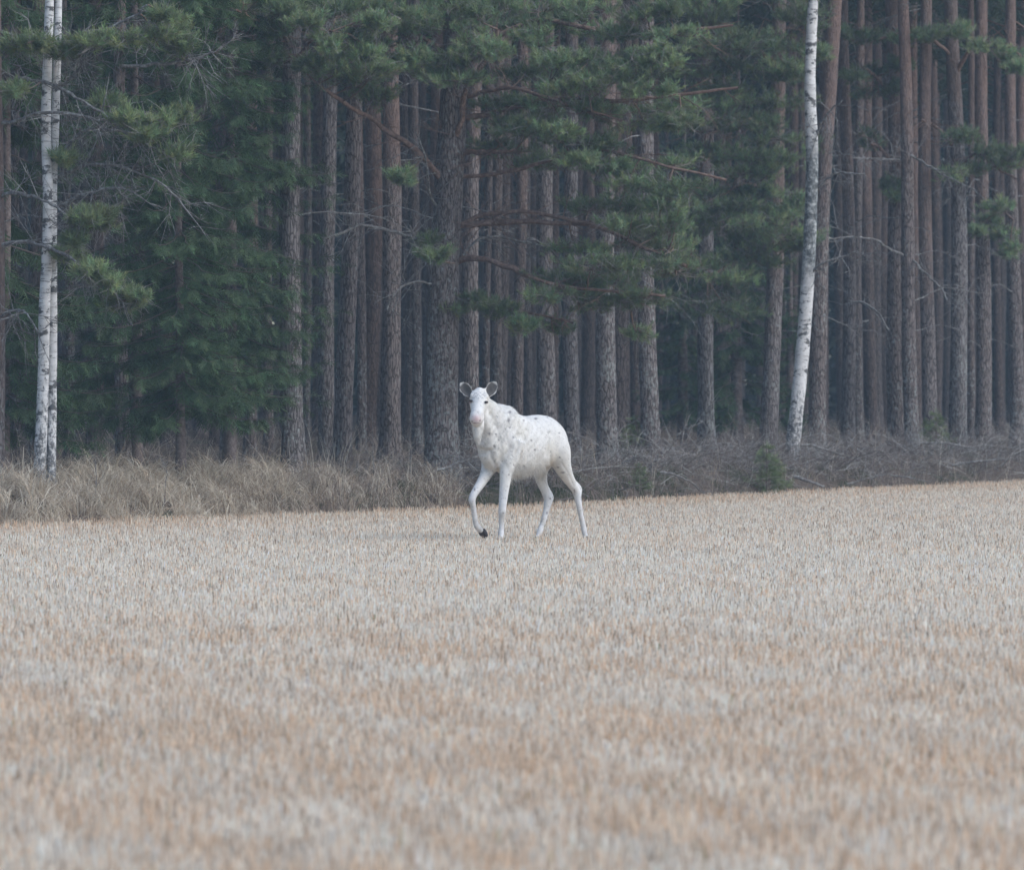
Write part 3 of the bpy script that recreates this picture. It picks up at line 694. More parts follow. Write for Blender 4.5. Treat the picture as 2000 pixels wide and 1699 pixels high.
birch_crown(b1, XT, YT, 9.5); birch_crown(b2, XR, YR, 11.5)

# ------------------------------------------------------------------ spruces
def spruce_meshes(Ht, Rd, z0, step=0.24, per=6, zfull=9.0, flen=0.33):
    ac = Acc(); br = []; rr = []
    LL = []; DD = []; SS = []
    z = z0
    while z < Ht - .3:
        f = (z - z0) / (Ht - z0); Lb_ = Rd * (1 - f) ** .75 * (0.75 if z < z0 + .3 else 1)
        det = 1 if z < zfull else 2
        for _ in range(per if det == 1 else 4):
            a = random.uniform(0, 6.28); ln = Lb_ * random.uniform(.72, 1.15) + .15
            K = 7; t = np.linspace(0, 1, K); o = np.array([math.cos(a), math.sin(a), 0])
            dz = -ln * (0.34 * t + 0.12 * t ** 2 - 0.28 * t ** 3) * random.uniform(.7, 1.3)
            P = o[None] * (ln * t)[:, None]; P[:, 2] = z + random.uniform(-.12, .12) + dz; P[:, :2] += rng.normal(0, .02, (K, 2))
            br.append(P); rr.append(np.linspace(.016, .004, K) * (.5 + .5 * ln / Rd))
            m = max(3, int(ln / (.042 if det == 1 else .16)))
            tt = np.sort(rng.uniform(.16, 1, m)); p = np.stack([np.interp(tt, t, P[:, c]) for c in range(3)], -1)
            side = np.array([-o[1], o[0], 0])[None] * np.where(rng.random((m, 1)) < .5, -1, 1)
            d = o[None] * rng.uniform(.35, .9, (m, 1)) + side * rng.uniform(.3, 1.0, (m, 1)) + np.array([0, 0, -1]) * rng.uniform(.45, 1.7, (m, 1))
            LL.append(p); DD.append(d); SS.append(flen * rng.uniform(.6, 1.3, m) * (1.15 - .5 * tt) * (1 if det == 1 else 1.6))
            LL.append(P[-1:]); DD.append((o + [0, 0, -.1])[None]); SS.append(np.array([flen]))
        z += step * random.uniform(.8, 1.2) * (1 if det == 1 else 1.6)
    L = np.concatenate(LL); D = np.concatenate(DD); S = np.concatenate(SS); n = len(L)
    M = basis(D, rng.uniform(-.7, .7, n) + np.where(rng.random(n) < .5, 0, 3.14)) * S[:, None, None]
    ic = np.array([.060, .108, .046]) * rng.uniform(.7, 1.3, (n, 1)) * np.stack([rng.uniform(.85, 1.25, n), np.ones(n), rng.uniform(.85, 1.1, n)], -1)
    V, Fq, C = bake(FROND[0], FROND[1], M, L, FROND[2], ic); ac.add(V, Fq, C)
    V, Fq = tubes(np.array(br), np.array(rr), 3); ac.add(V, Fq, (.12, .095, .08))
    me = ac.mesh('crown'); me.materials.append(M_needle)
    return me
SP1 = spruce_meshes(12.5, 1.75, 1.38, .27, 6, 8.6)
SP2 = spruce_meshes(11.0, 1.5, 0.9, .30, 5, 7.0)
def spruce(px, off, wpx, label, cm, sc=1.0, rot=0.0, Y=None, group='spruces along the wood edge'):
    Y = Y or edge_px(px) + off; X = (px - 1000) / F * Y; zg = float(floor_z(X, Y))
    root = tag(empty('spruce_tree', (X, Y, zg)), label, 'tree', group)
    me, P, r = trunk_mesh(12.0 * sc, wpx / F * Y / 2, 0, 0, 12, 24, .02, .3, .85, random.uniform(0, 6))
    link('trunk', me, M_spruceb, root)
    c = link('crown', cm, None, root); c.rotation_euler = (0, 0, rot); c.scale = (sc, sc, sc)
    return root
spruce(352, 4.0, 20, 'tall dark spruce with slender bare stem foot rising from the grassy bank', SP1, 1.0, .4)
spruce(448, 8.0, 26, 'dense dark spruce with drooping boughs beside the broad grey pine', SP1, 1.05, 2.6)
spruce(265, 9.0, 24, 'shaded spruce standing behind the slender stemmed spruce', SP2, 1.15, 1.0)
spruce(8, 7.0, 24, 'dark spruce pressed behind the twin birch', SP2, 1.1, 4.0)
spruce(1440, 24, 24, 'dark young spruce standing in shade behind the lone grey pine', SP2, .82, 2.0)
spruce(1335, 30, 22, 'shaded young spruce behind the lichen specked pines', SP2, .7, 5.0)
spruce(1545, 34, 20, 'low spruce in deep shade behind the leaning birch', SP2, .45, 3.0)

def sapling_mesh(h, rad, flen=.16):
    ac = Acc(); LL = []; DD = []; SS = []; br = []
    z = .05
    while z < h:
        f = z / h; ln = rad * (1 - f) ** .8 + .04
        for _ in range(6):
            a = random.uniform(0, 6.28); o = np.array([math.cos(a), math.sin(a), .25]); P = np.stack([[0, 0, z], o * ln * .5 + [0, 0, z], o * ln + [0, 0, z]]); br.append(P)
            m = max(3, int(ln / .035)); tt = rng.uniform(.15, 1, m); p = o[None] * (ln * tt)[:, None] + [0, 0, z]
            d = o[None] + rng.normal(0, .55, (m, 3)); LL.append(p); DD.append(d); SS.append(flen * rng.uniform(.6, 1.2, m))
        z += .085
    L = np.concatenate(LL); D = np.concatenate(DD); S = np.concatenate(SS); n = len(L)
    M = basis(D, rng.uniform(0, 6.28, n)) * S[:, None, None]
    ic = np.array([.15, .20, .085]) * rng.uniform(.7, 1.3, (n, 1)) * np.ones((1, 3))
    V, Fq, C = bake(FROND[0], FROND[1], M, L, FROND[2], ic); ac.add(V, Fq, C)
    V, Fq = tubes(np.array(br), np.tile([.005, .004, .002], (len(br), 1)), 3); ac.add(V, Fq, (.14, .1, .08))
    me = ac.mesh('crown'); me.materials.append(M_needle); return me
SAP = sapling_mesh(.95, .42)
def sapling(px, off, sc, label):
    Y = edge_px(px) + off; X = (px - 1000) / F * Y
    root = tag(empty('spruce_sapling', (X, Y, float(floor_z(X, Y)))), label, 'sapling', 'young spruces on the bank')
    V, Fq = tubes(np.array([[0, 0, -.1], [0.01, 0, .5 * sc], [0, 0, .98 * sc]]), np.array([.016, .011, .004]) * sc, 6)
    link('stem', mesh_np('stem', V, [Fq], smooth=True), M_spruceb, root)
    c = link('crown', SAP, None, root); c.scale = (sc, sc, sc); c.rotation_euler = (0, 0, random.uniform(0, 6))
sapling(1497, 0.3, 1.02, 'bushy green spruce sapling at the foot of the leaning birch')
sapling(1250, 1.2, .5, 'small dark spruce seedling in brushwood below the lichen specked pines')
sapling(1240, 9, .9, 'shaded spruce sapling between the two lichen specked pines')
sapling(1828, 8, .95, 'thin green sapling between pines of the tight row')

# ------------------------------------------------------------------ pines deep in the wood
PROTO = []
for i in range(8):
    me, P, r = trunk_mesh(19, .15, random.uniform(-.006, .006), 0, 10, 18, random.uniform(.03, .09), .25, .5, random.uniform(0, 6)); me.materials.append(M_pine); PROTO.append((me, P, r))
spots = [(o.location.x, o.location.y) for o in col.objects if o.type == 'EMPTY' and o.name.startswith(('pine_tree', 'spruce_tree'))]
cnt = 0; tries = 0
while cnt < 190 and tries < 40000:
    tries += 1
    Y = 105 + 130 * random.random() ** .75; X = random.uniform(-1, 1) * (1060 / F * Y + 1.0)
    if Y < edge(X) + 15: continue
    if any((X - a) ** 2 * 2.2 + ((Y - b) * .55) ** 2 < 2.6 ** 2 for a, b in spots): continue
    spots.append((X, Y)); me, P, r = random.choice(PROTO)
    zg = float(floor_z(X, Y)); s = random.uniform(.8, 1.3); ozd = random.uniform(.45, 1.2); pxd = 1000 + X / Y * F
    look = ('slender', 'straight', 'stout')[0 if s < .95 else 1 if s < 1.13 else 2] + (' rusty barked pine' if ozd < .7 else ' shade-tinted brown pine')
    zone = 'in the wood behind the dark spruces' if pxd < 590 else 'in the wood behind the thickest pine' if pxd < 1140 else 'in the wood behind the lichen specked pines' if pxd < 1540 else 'in the wood behind the tight row past the birch'
    root = tag(empty('pine_tree', (X, Y, zg)), look + ' deep ' + zone, 'tree', look + 's deep ' + zone)
    t = link('trunk', me, None, root); t.color = (ozd, random.uniform(0, .3), random.uniform(.6, 1), 1); t.scale = (s, s, 1); t.rotation_euler = (random.uniform(-.012, .012), random.uniform(-.015, .015), random.uniform(0, 6.28))  # third channel: painted shade on trunks far inside
    c = link('crown', random.choice(CROWNS), None, root, (0, 0, random.uniform(9.6, 11.5))); c.rotation_euler = (0, 0, random.uniform(0, 6.28)); c.scale = (1.05, 1.05, 1.0)
    if Y < 190: add_dead(root, P, r * s, random.randint(1, 4), 2.5, 10, True, .9)
    cnt += 1
print('deep pines', cnt)

# the wood beyond what can be told apart, and to either side of it
def far_clump():
    tv = []; tf = []
    for i in range(6):
        d = norm(rng.normal(size=3) + [0, 0, .2]); s_ = norm(np.cross(d, rng.normal(size=3))) * .05; k = len(tv)
        tv += [np.zeros(3), d * .22 + s_, d * .5, d * .22 - s_]; tf += [[k, k + 1, k + 2], [k, k + 2, k + 3]]
    return np.array(tv), np.array(tf)
CLUMP = far_clump()
def far_wood():
    ac = Acc(); bc = Acc()
    pts = []; tr = 0
    while len(pts) < 430 and tr < 60000:
        tr += 1
        X = random.uniform(-48, 60); Y = random.uniform(60, 330)
        inside = abs(X) < 1075 / F * Y + 1.5
        if Y < edge(X) + 9 or (inside and Y < 237): continue
        if any((X - a) ** 2 + (Y - b) ** 2 < 3.6 ** 2 for a, b in pts): continue
        pts.append((X, Y))
    pts = np.array(pts); n = len(pts); z = floor_z(pts[:, 0], pts[:, 1])
    hs = np.array([-.3, 1, 5, 10, 17.])
    P = np.stack([np.stack([pts[:, 0], pts[:, 1], z + h_], -1) for h_ in hs], 1)
    Rr = rng.uniform(.11, .19, (n, 1)) * np.array([1.25, 1, .9, .75, .4])[None]
    V, Fq = tubes(P, Rr, 7); bc.add(V, Fq, (.10, .078, .066))
    L = []; 
    for (x, y), zz in zip(pts, z):
        k = 38; a = rng.uniform(0, 6.28, k); rr = 2.3 * np.sqrt(rng.random(k)); L.append(np.stack([x + rr * np.cos(a), y + rr * np.sin(a), zz + rng.uniform(9.5, 18, k)], -1))
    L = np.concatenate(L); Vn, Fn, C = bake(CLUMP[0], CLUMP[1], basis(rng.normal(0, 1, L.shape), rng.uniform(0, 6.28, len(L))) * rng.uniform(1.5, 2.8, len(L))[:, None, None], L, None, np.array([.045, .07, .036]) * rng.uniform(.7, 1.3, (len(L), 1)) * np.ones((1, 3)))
    k_ = 2; ac.add(Vn, Fn, C)
    # dark young spruce understorey far inside
    k = 17000; x = rng.uniform(-42, 48, k); y = rng.uniform(240, 330, k); zz = floor_z(x, y) + rng.random(k) ** 1.1 * 17; hi_ = np.arange(k) > 12500; y[hi_] = rng.uniform(296, 332, hi_.sum()); zz[hi_] = rng.uniform(8, 20, hi_.sum())
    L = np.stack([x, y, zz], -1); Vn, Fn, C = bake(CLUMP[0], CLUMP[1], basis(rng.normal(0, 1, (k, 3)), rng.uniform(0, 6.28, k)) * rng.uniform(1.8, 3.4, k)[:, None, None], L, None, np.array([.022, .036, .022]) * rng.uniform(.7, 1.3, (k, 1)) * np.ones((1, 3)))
    ac.add(Vn, Fn, C)
    V = np.concatenate(bc.V); ac.add(V, np.concatenate(bc.F[4]), (.10, .078, .066))
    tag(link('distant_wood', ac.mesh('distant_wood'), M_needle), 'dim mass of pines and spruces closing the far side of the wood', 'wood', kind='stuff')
far_wood()

# ------------------------------------------------------------------ bank: dry grass, brushwood, undergrowth
def scatter_px(n, p0, p1, o0, o1, pw=1.0):
    px = rng.uniform(p0, p1, n); off = o0 + (o1 - o0) * rng.random(n) ** pw
    tab = np.array([edge_px(p_) for p_ in np.linspace(-150, 2150, 47)])
    Y = np.interp(px, np.linspace(-150, 2150, 47), tab) + off
    return (px - 1000) / F * Y, Y, px
def grass(ac, x, y, n_per, ln, spread, pal, droop=1.0, hw=.0032):
    n = len(x); z = floor_z(x, y)
    N = n * n_per; b = np.repeat(np.stack([x, y, z], -1), n_per, 0) + np.stack([rng.normal(0, spread, N), rng.normal(0, spread, N), np.zeros(N)], -1)
    b[:, 2] = floor_z(b[:, 0], b[:, 1]) - .03
    ca = np.repeat(rng.uniform(0, 6.28, n), n_per); a = ca + rng.normal(0, .55, N); l_ = ln * rng.uniform(.55, 1.2, N) * np.repeat(rng.uniform(.55, 1.35, n), n_per)
    o = np.stack([np.cos(a), np.sin(a), np.zeros(N)], -1); dr = droop * rng.uniform(.5, 1.2, N) * np.repeat(rng.uniform(.7, 1.2, n), n_per)
    K = 5; t = np.linspace(0, 1, K)
    ph = t[None] * dr[:, None] * 1.75 + .12; st = np.stack([np.sin(ph), np.cos(ph)], -1) * (l_ / (K - 1))[:, None, None]
    cum = np.concatenate([np.zeros((N, 1, 2)), np.cumsum(st[:, :-1], 1)], 1)
    P = b[:, None] + cum[..., :1] * o[:, None] + cum[..., 1:] * np.array([0, 0, 1.])
    W = hw * rng.uniform(.6, 1.5, (N, 1)) * np.array([1, 1, .85, .6, .15])[None]
    s = np.cross(o, [0, 0, 1.]); s = norm(s + rng.normal(0, .5, s.shape) * [1, 1, .3])
    V, Fq = blades(P, W, s); c = pal[rng.integers(0, len(pal), N)] * rng.uniform(.75, 1.15, (N, 1))
    ac.add(V, Fq, np.repeat(c, 2 * K, 0))
PALE = np.array([[.70, .63, .51], [.60, .52, .40], [.78, .72, .60], [.50, .40, .29], [.36, .285, .21]])
BRWN = np.array([[.33, .27, .22], [.27, .21, .17], [.40, .34, .28], [.20, .155, .13], [.48, .43, .37]])
ag = Acc()
x, y, _ = scatter_px(560, -80, 560, -0.9, 4.6, 1.0); grass(ag, x, y, 26, .62, .06, PALE, 1.95, .0045)
x, y, _ = scatter_px(360, 420, 890, -0.8, 4.6, 1.0); grass(ag, x, y, 20, .50, .07, np.concatenate([PALE, BRWN]), 1.7, .0038)
x, y, _ = scatter_px(150, -80, 900, 3.0, 12, 1.0); grass(ag, x, y, 6, .42, .06, np.concatenate([PALE[3:], BRWN]), .55, .0028)
x, y, _ = scatter_px(260, 900, 2080, -.8, 6, 1.0); grass(ag, x, y, 9, .42, .08, BRWN, .9)
x, y, _ = scatter_px(120, -80, 900, 0.3, 6, 1.0); grass(ag, x, y, 3, .75, .04, PALE, .5, .003)
x, y, _ = scatter_px(60, 900, 2080, 0.2, 6, 1.0); grass(ag, x, y, 2, .8, .03, PALE, .2, .003)
GRN = np.array([[.07, .095, .04], [.09, .11, .05], [.05, .07, .035]])
for p0_, p1_, n_ in ((930, 1130, 90), (1130, 1330, 50), (520, 620, 26), (690, 830, 30), (1400, 1900, 40)):
    x, y, _ = scatter_px(n_, p0_, p1_, .2, 3.0, 1.0); grass(ag, x, y, 22, .20, .10, GRN, 1.1, .004)
tag(link('dry_grass', ag.mesh('dry_grass'), M_straw), 'tangled pale dry grass drooping over the bank at the wood edge', 'grass', kind='stuff')

def twigmass(ac, x, y, ln, up, pal, r=.0045, zoff=0.0):
    N = len(x); b = np.stack([x, y, floor_z(x, y) - .03 + zoff * rng.random(N)], -1)
    d = norm(np.stack([rng.normal(0, 1, N), rng.normal(0, .7, N), up * rng.uniform(-.15, 1, N)], -1)) * (ln * rng.uniform(.4, 1.3, N))[:, None]
    bow = np.stack([rng.normal(0, .08, N), rng.normal(0, .08, N), rng.uniform(-.02, .22, N)], -1) * ln
    P = np.stack([b, b + d * .35 + bow * .8 + rng.normal(0, .02, (N, 3)), b + d * .7 + bow + rng.normal(0, .03, (N, 3)), b + d + bow * .4], 1)
    rr = r * rng.uniform(.5, 1.6, (N, 1)) * np.array([1, .85, .6, .25])[None]
    V, Fq = tubes(P, rr, 3); c = pal[rng.integers(0, len(pal), N)] * rng.uniform(.75, 1.2, (N, 1)); ac.add(V, Fq, np.repeat(c, 12, 0))
    m = N * 2; i = rng.integers(0, N, m); s = P[i, rng.integers(1, 3, m)]; d2 = norm(d[i] + rng.normal(0, .5, (m, 3)) * ln) * (ln * rng.uniform(.15, .45, m))[:, None]
    V, Fq = tubes(np.stack([s, s + d2 * .5 + rng.normal(0, .02, (m, 3)), s + d2], 1), r * np.tile([.5, .4, .2], (m, 1)), 3); ac.add(V, Fq, np.repeat(c[::1].repeat(2, 0)[:m], 9, 0))
GREY = np.array([[.19, .17, .16], [.13, .11, .10], [.24, .225, .215], [.36, .36, .34], [.16, .125, .105]])
ab = Acc()
x, y, _ = scatter_px(2300, 1420, 2080, .5, 9, .9); twigmass(ab, x, y, .75, .75, GREY, .0045, .25)
x, y, _ = scatter_px(1500, 880, 1480, .4, 9, .9); twigmass(ab, x, y, .7, .75, GREY, .0045, .2)
x, y, _ = scatter_px(600, 500, 900, 1.5, 9, .9); twigmass(ab, x, y, .45, .9, np.concatenate([GREY, BRWN]), .004, .1)
x, y, _ = scatter_px(300, -80, 520, 3.0, 10, .9); twigmass(ab, x, y, .5, 1.2, BRWN, .004, .1)
x, y, _ = scatter_px(120, 880, 2080, .4, 8, .9); twigmass(ab, x, y, 1.25, .35, GREY[2:4], .009, .3)
tag(link('brushwood', ab.mesh('brushwood'), M_twig), 'matted grey brushwood and bare twigs heaped along the wood edge', 'brushwood', kind='stuff')
au = Acc()
x, y, _ = scatter_px(2600, -80, 2080, 8, 60, 1.3); twigmass(au, x, y, .55, 2.2, BRWN, .004, 0)
tag(link('undergrowth', au.mesh('undergrowth'), M_twig), 'thin brown undergrowth of bare shrubs on the forest floor', 'undergrowth', kind='stuff')

def fallen(pts, w0, w1, off, label, lift=.12):
    px0 = pts[0][0]; Y = edge_px(px0) + off
    p = smoothline(np.array(pts, float), 14); W3 = np.array([P3(a, b, Y) for a, b in p]); W3 += rng.normal(0, .008, W3.shape)
    root_l = W3[0].copy(); ac = Acc(); rad = np.linspace(w0, w1, 14) / F * Y / 2; V, Fq = tubes(W3 - root_l, rad, 6); ac.add(V, Fq)
    for _ in range(9):
        j = random.randint(2, 12); d = norm(rng.normal(size=3) + (W3[-1] - W3[0]) * .6) * random.uniform(.15, .5); s = W3[j] - root_l
        Q = np.stack([s, s + d * .5 + rng.normal(0, .03, 3), s + d]); V, Fq = tubes(Q, np.array([.007, .005, .002]), 3); ac.add(V, Fq)
    tag(link('fallen_branch', ac.mesh('fallen_branch', True), M_dead, None, root_l), label, 'branch', 'fallen branches on the bank')
fallen([(855, 918), (880, 910), (905, 900), (930, 893), (955, 884)], 6, 3, 1.8, 'bare grey fallen branch sloping up to the chest of the moose')
fallen([(858, 905), (872, 896), (885, 888), (905, 884)], 4, 2, 2.2, 'short forked fallen branch against the foot of the thickest pine')
fallen([(1290, 922), (1320, 928), (1350, 942), (1375, 965)], 5, 3, 1.4, 'curved pale fallen branch dipping into the stubble')
fallen([(1215, 905), (1235, 895), (1250, 888)], 4, 2, 2.4, 'short grey fallen branch below the lichen specked pine')
fallen([(1268, 925), (1275, 905), (1290, 895)], 5, 2, 2.0, 'upright broken branch sticking from brushwood by the lichen specked pine')
fallen([(1565, 868), (1600, 873), (1640, 888), (1680, 897)], 4, 2, 3.0, 'dark bowed branch lying before the brown pine at the birch')
fallen([(1655, 946), (1690, 936), (1730, 926)], 5, 3, .9, 'grey fallen branch at the stubble edge past the birch')
fallen([(1740, 928), (1780, 934), (1810, 940)], 4, 2, .9, 'low fallen branch lying flat under the tight row of pines')
fallen([(1800, 864), (1850, 866), (1890, 874), (1920, 880)], 4, 2, 4.0, 'long pale fallen branch lying across the feet of the tight row')
fallen([(1860, 908), (1910, 902), (1960, 896)], 6, 4, 2.0, 'thick bleached fallen branch on brushwood below the last pine of the row')
fallen([(1550, 930), (1580, 940), (1610, 950)], 8, 5, 1.0, 'stubby grey log lying below the leaning birch')
fallen([(1500, 915), (1470, 920), (1440, 930)], 5, 2, 2.0, 'thin grey fallen branch behind the bushy sapling')
fallen([(1320, 850), (1345, 836), (1375, 822)], 4, 2, 6.0, 'leaning broken branch before the dark young spruce')
# upright leafless shoots that stand alone
def shoot(px, py0, py1, lean, off, label):
    Y = edge_px(px) + off; a = P3(px, py0, Y); a[2] = float(floor_z(a[0], Y)) - .03; b_ = P3(px + lean, py1, Y); K = 7; t = np.linspace(0, 1, K)[:, None]
    P = a * (1 - t) + b_ * t + rng.normal(0, .012, (K, 3)); rl = a.copy(); ac = Acc(); V, Fq = tubes(P - rl, np.linspace(.009, .003, K), 5); ac.add(V, Fq)
    for _ in range(5):
        j = random.randint(2, 5); s = P[j] - rl; d = np.array([random.uniform(-1, 1), random.uniform(-.5, .5), 1.3]); d = d / np.linalg.norm(d) * random.uniform(.12, .35); V, Fq = tubes(np.stack([s, s + d * .5, s + d]), np.array([.004, .003, .0015]), 3); ac.add(V, Fq)
    tag(link('bare_shoot', ac.mesh('bare_shoot'), M_dead, None, rl), label, 'shoot', 'bare shoots on the bank')
shoot(1010, 985, 915, -1, .4, 'bare grey shoot standing at the stubble edge below the belly of the moose')
shoot(1200, 970, 890, -14, 1.0, 'bare slanting shoot behind the hind leg of the moose')
shoot(185, 995, 870, 4, 1.5, 'dark bare shoot in dry grass between birch and slender spruce stem')
shoot(320, 1000, 900, 8, 1.2, 'dark bare shoot leaning beside the slender spruce stem')
shoot(730, 890, 805, -3, 4.0, 'bare shoot standing before the straight orange topped pine')
shoot(800, 880, 826, 2, 4.0, 'bare shoot standing between the orange topped pine and thickest pine')

# ------------------------------------------------------------------ the white moose
SC = 147.5; DM = 89.1
def ML(px, py, d): return np.array([(px - 1030) / SC, d, (1062 - py) / SC])
U2 = np.array([-.64, -.77]); L2 = np.array([.77, -.64])      # heading (towards the field, leftwards) and the animal's left
def AT(a, t, z): return np.array([U2[0] * a + L2[0] * t, U2[1] * a + L2[1] * t, z])
acc = Acc()
def loft_pts(C, A_, B_, sides=24):
    """closed loft: centres C (K,3) with half axes A_, B_ (K,3)"""
    K = len(C); ang = np.arange(sides) / sides * 2 * np.pi
    V = C[:, None] + np.cos(ang)[None, :, None] * A_[:, None] + np.sin(ang)[None, :, None] * B_[:, None]
    idx = np.arange(K * sides).reshape(K, sides); Fq = np.stack([idx[:-1], np.roll(idx, -1, 1)[:-1], np.roll(idx, -1, 1)[1:], idx[1:]], -1).reshape(-1, 4)
    V = np.concatenate([V.reshape(-1, 3), C[:1], C[-1:]]); n = K * sides
    c1 = np.stack([np.full(sides, n), np.roll(idx[0], -1), idx[0]], -1); c2 = np.stack([np.full(sides, n + 1), idx[-1], np.roll(idx[-1], -1)], -1)
    acc.add(V, Fq); acc.F[3].append(np.concatenate([c1, c2]) + acc.n - len(V))
# torso: a, ztop, zbot, half width
TS = np.array([[-.72, 1.38, 1.24, .07], [-.67, 1.48, 1.12, .155], [-.56, 1.595, 1.03, .225], [-.39, 1.68, 1.00, .262], [-.17, 1.695, .955, .285], [.10, 1.68, .895, .30], [.30, 1.73, .885, .285], [.48, 1.83, .905, .255], [.62, 1.84, .945, .24], [.74, 1.74, .97, .225], [.83, 1.60, 1.03, .18], [.90, 1.46, 1.12, .10]])
T_ = smoothline(TS, 40)
C = np.array([AT(r_[0], 0, (r_[1] + r_[2]) / 2) for r_ in T_]); lat = np.array([L2[0], L2[1], 0])
loft_pts(C, lat[None] * T_[:, 3:4], np.array([0, 0, 1.])[None] * ((T_[:, 1] - T_[:, 2]) / 2)[:, None])
def tube_loft(pts, k=26, sides=18, flat=1.0):
    p = smoothline(np.array(pts, float), k); Tn, Aa, Bb = frames(p[None, :, :3]); loft_pts(p[:, :3], Aa[0] * p[:, 3:4] * flat, Bb[0] * p[:, 3:4], sides)
def ell(c, r3, fwd=(0, -1, 0)):
    f = np.array(fwd, float); f /= np.linalg.norm(f); u = np.cross(f, [0, 0, 1.]); u /= np.linalg.norm(u); v = np.cross(u, f)
    t = np.linspace(-1, 1, 15)[:, None] * .999; c = np.array(c, float); s = np.sqrt(1 - t ** 2)
    loft_pts(c + f * t * r3[1], u[None] * s * r3[0], v[None] * s * r3[2], 16)
hd3 = (U2[0], U2[1], 0)
# shoulder and haunch masses
ell(AT(.58, .12, 1.42), (.15, .20, .36), hd3); ell(AT(.58, -.12, 1.42), (.15, .20, .36), hd3)
ell(AT(-.46, .10, 1.30), (.145, .20, .29), hd3); ell(AT(-.46, -.10, 1.30), (.145, .20, .29), hd3)
ell(AT(.74, 0, 1.22), (.19, .15, .24), hd3)
# neck
def nk(px, py, d, w_): return [*ML(px, py, d), w_]
tube_loft([[*AT(.45, 0, 1.56), .26], [*AT(.66, 0, 1.60), .24], [*AT(.80, 0, 1.70), .185], [-.60, -.74, 1.82, .145], [-.615, -.80, 1.90, .115]], 20, 20)
tube_loft([[*AT(.78, 0, 1.30), .18], [*AT(.84, .02, 1.48), .15], [-.60, -.80, 1.66, .115], [-.62, -.85, 1.78, .09]], 14, 18)
# head
H0 = ML(938, 769, -.78); H1 = ML(931.5, 823, -1.16); ax = H1 - H0; axn = ax / np.linalg.norm(ax)
lx = np.array([1., 0.06, 0.0]); lx -= axn * lx.dot(axn); lx /= np.linalg.norm(lx); up = np.cross(lx, axn); up = -up if up[1] > 0 else up
HS = np.array([[-.10, .045, .05, 0], [-.02, .088, .095, -.01], [.10, .118, .13, -.02], [.22, .126, .14, -.03], [.36, .120, .134, -.03], [.52, .100, .114, -.02], [.68, .088, .104, 0.0], [.84, .092, .106, .008], [.97, .090, .096, .008], [1.07, .070, .072, .0], [1.12, .03, .03, -.01]])
hs = smoothline(HS, 26); loft_pts(H0 + hs[:, :1] * ax + up[None] * hs[:, 3:4], lx[None] * hs[:, 1:2], up[None] * hs[:, 2:3], 20)
# brow ridges, lower jaw / chin, dewlap
for sg in (-1, 1): ell(H0 + ax * .22 + lx * sg * .092 + up * .055, (.03, .05, .032), axn)
ell(ML(932, 829, -1.06), (.045, .06, .035), axn)
tube_loft([[*ML(936, 815, -1.0), .07], [*ML(934.5, 832, -1.05), .078], [*ML(934, 846, -1.06), .066], [*ML(934, 858, -1.06), .045], [*ML(934, 869, -1.055), .016]], 14, 14)
# ears: cupped dishes
EARS = []
def ear(base, tip, open_dir, wid):
    base = np.array(base); tip = np.array(tip); L_ = tip - base; ln = np.linalg.norm(L_); a_ = L_ / ln
    o = np.array(open_dir, float); o -= a_ * o.dot(a_); o /= np.linalg.norm(o); s = np.cross(a_, o)
    U = 14; Wn = 11; u = np.linspace(0, 1, U); vv = np.linspace(-1, 1, Wn)
    prof = wid * np.interp(u, [0, .12, .35, .6, .82, .94, 1.0], [.34, .48, .92, 1.0, .74, .42, .10])
    outer = base + a_[None, None] * (u * ln)[:, None, None] + s[None, None] * (prof[:, None] * vv[None] * .98)[..., None] + o[None, None] * ((vv[None] ** 2 - 1) * prof[:, None] * .75)[..., None]
    inner = outer + o[None, None] * (.024 * (1 - .55 * vv[None] ** 2))[..., None] * np.ones((U, 1, 1))
    n = U * Wn; i0 = np.arange(n).reshape(U, Wn); i1 = i0 + n
    qs = [np.stack([i0[:-1, :-1], i0[:-1, 1:], i0[1:, 1:], i0[1:, :-1]], -1).reshape(-1, 4), np.stack([i1[:-1, :-1], i1[1:, :-1], i1[1:, 1:], i1[:-1, 1:]], -1).reshape(-1, 4)]
    ring0 = np.concatenate([i0[0, :], i0[1:, -1], i0[-1, -2::-1], i0[-2:0:-1, 0]]); ring1 = ring0 + n
    qs.append(np.stack([ring0, ring1, np.roll(ring1, -1), np.roll(ring0, -1)], -1))
    V = np.concatenate([outer.reshape(-1, 3), inner.reshape(-1, 3)]); acc.add(V, np.concatenate(qs)); EARS.append((base, a_, ln, o, s, wid))
ear(ML(923, 778, -.80), ML(898.5, 748.5, -.77), (-.2, -1, .05), .092)
ear(ML(950, 778, -.80), ML(970.5, 746, -.76), (.25, -1, .05), .092)
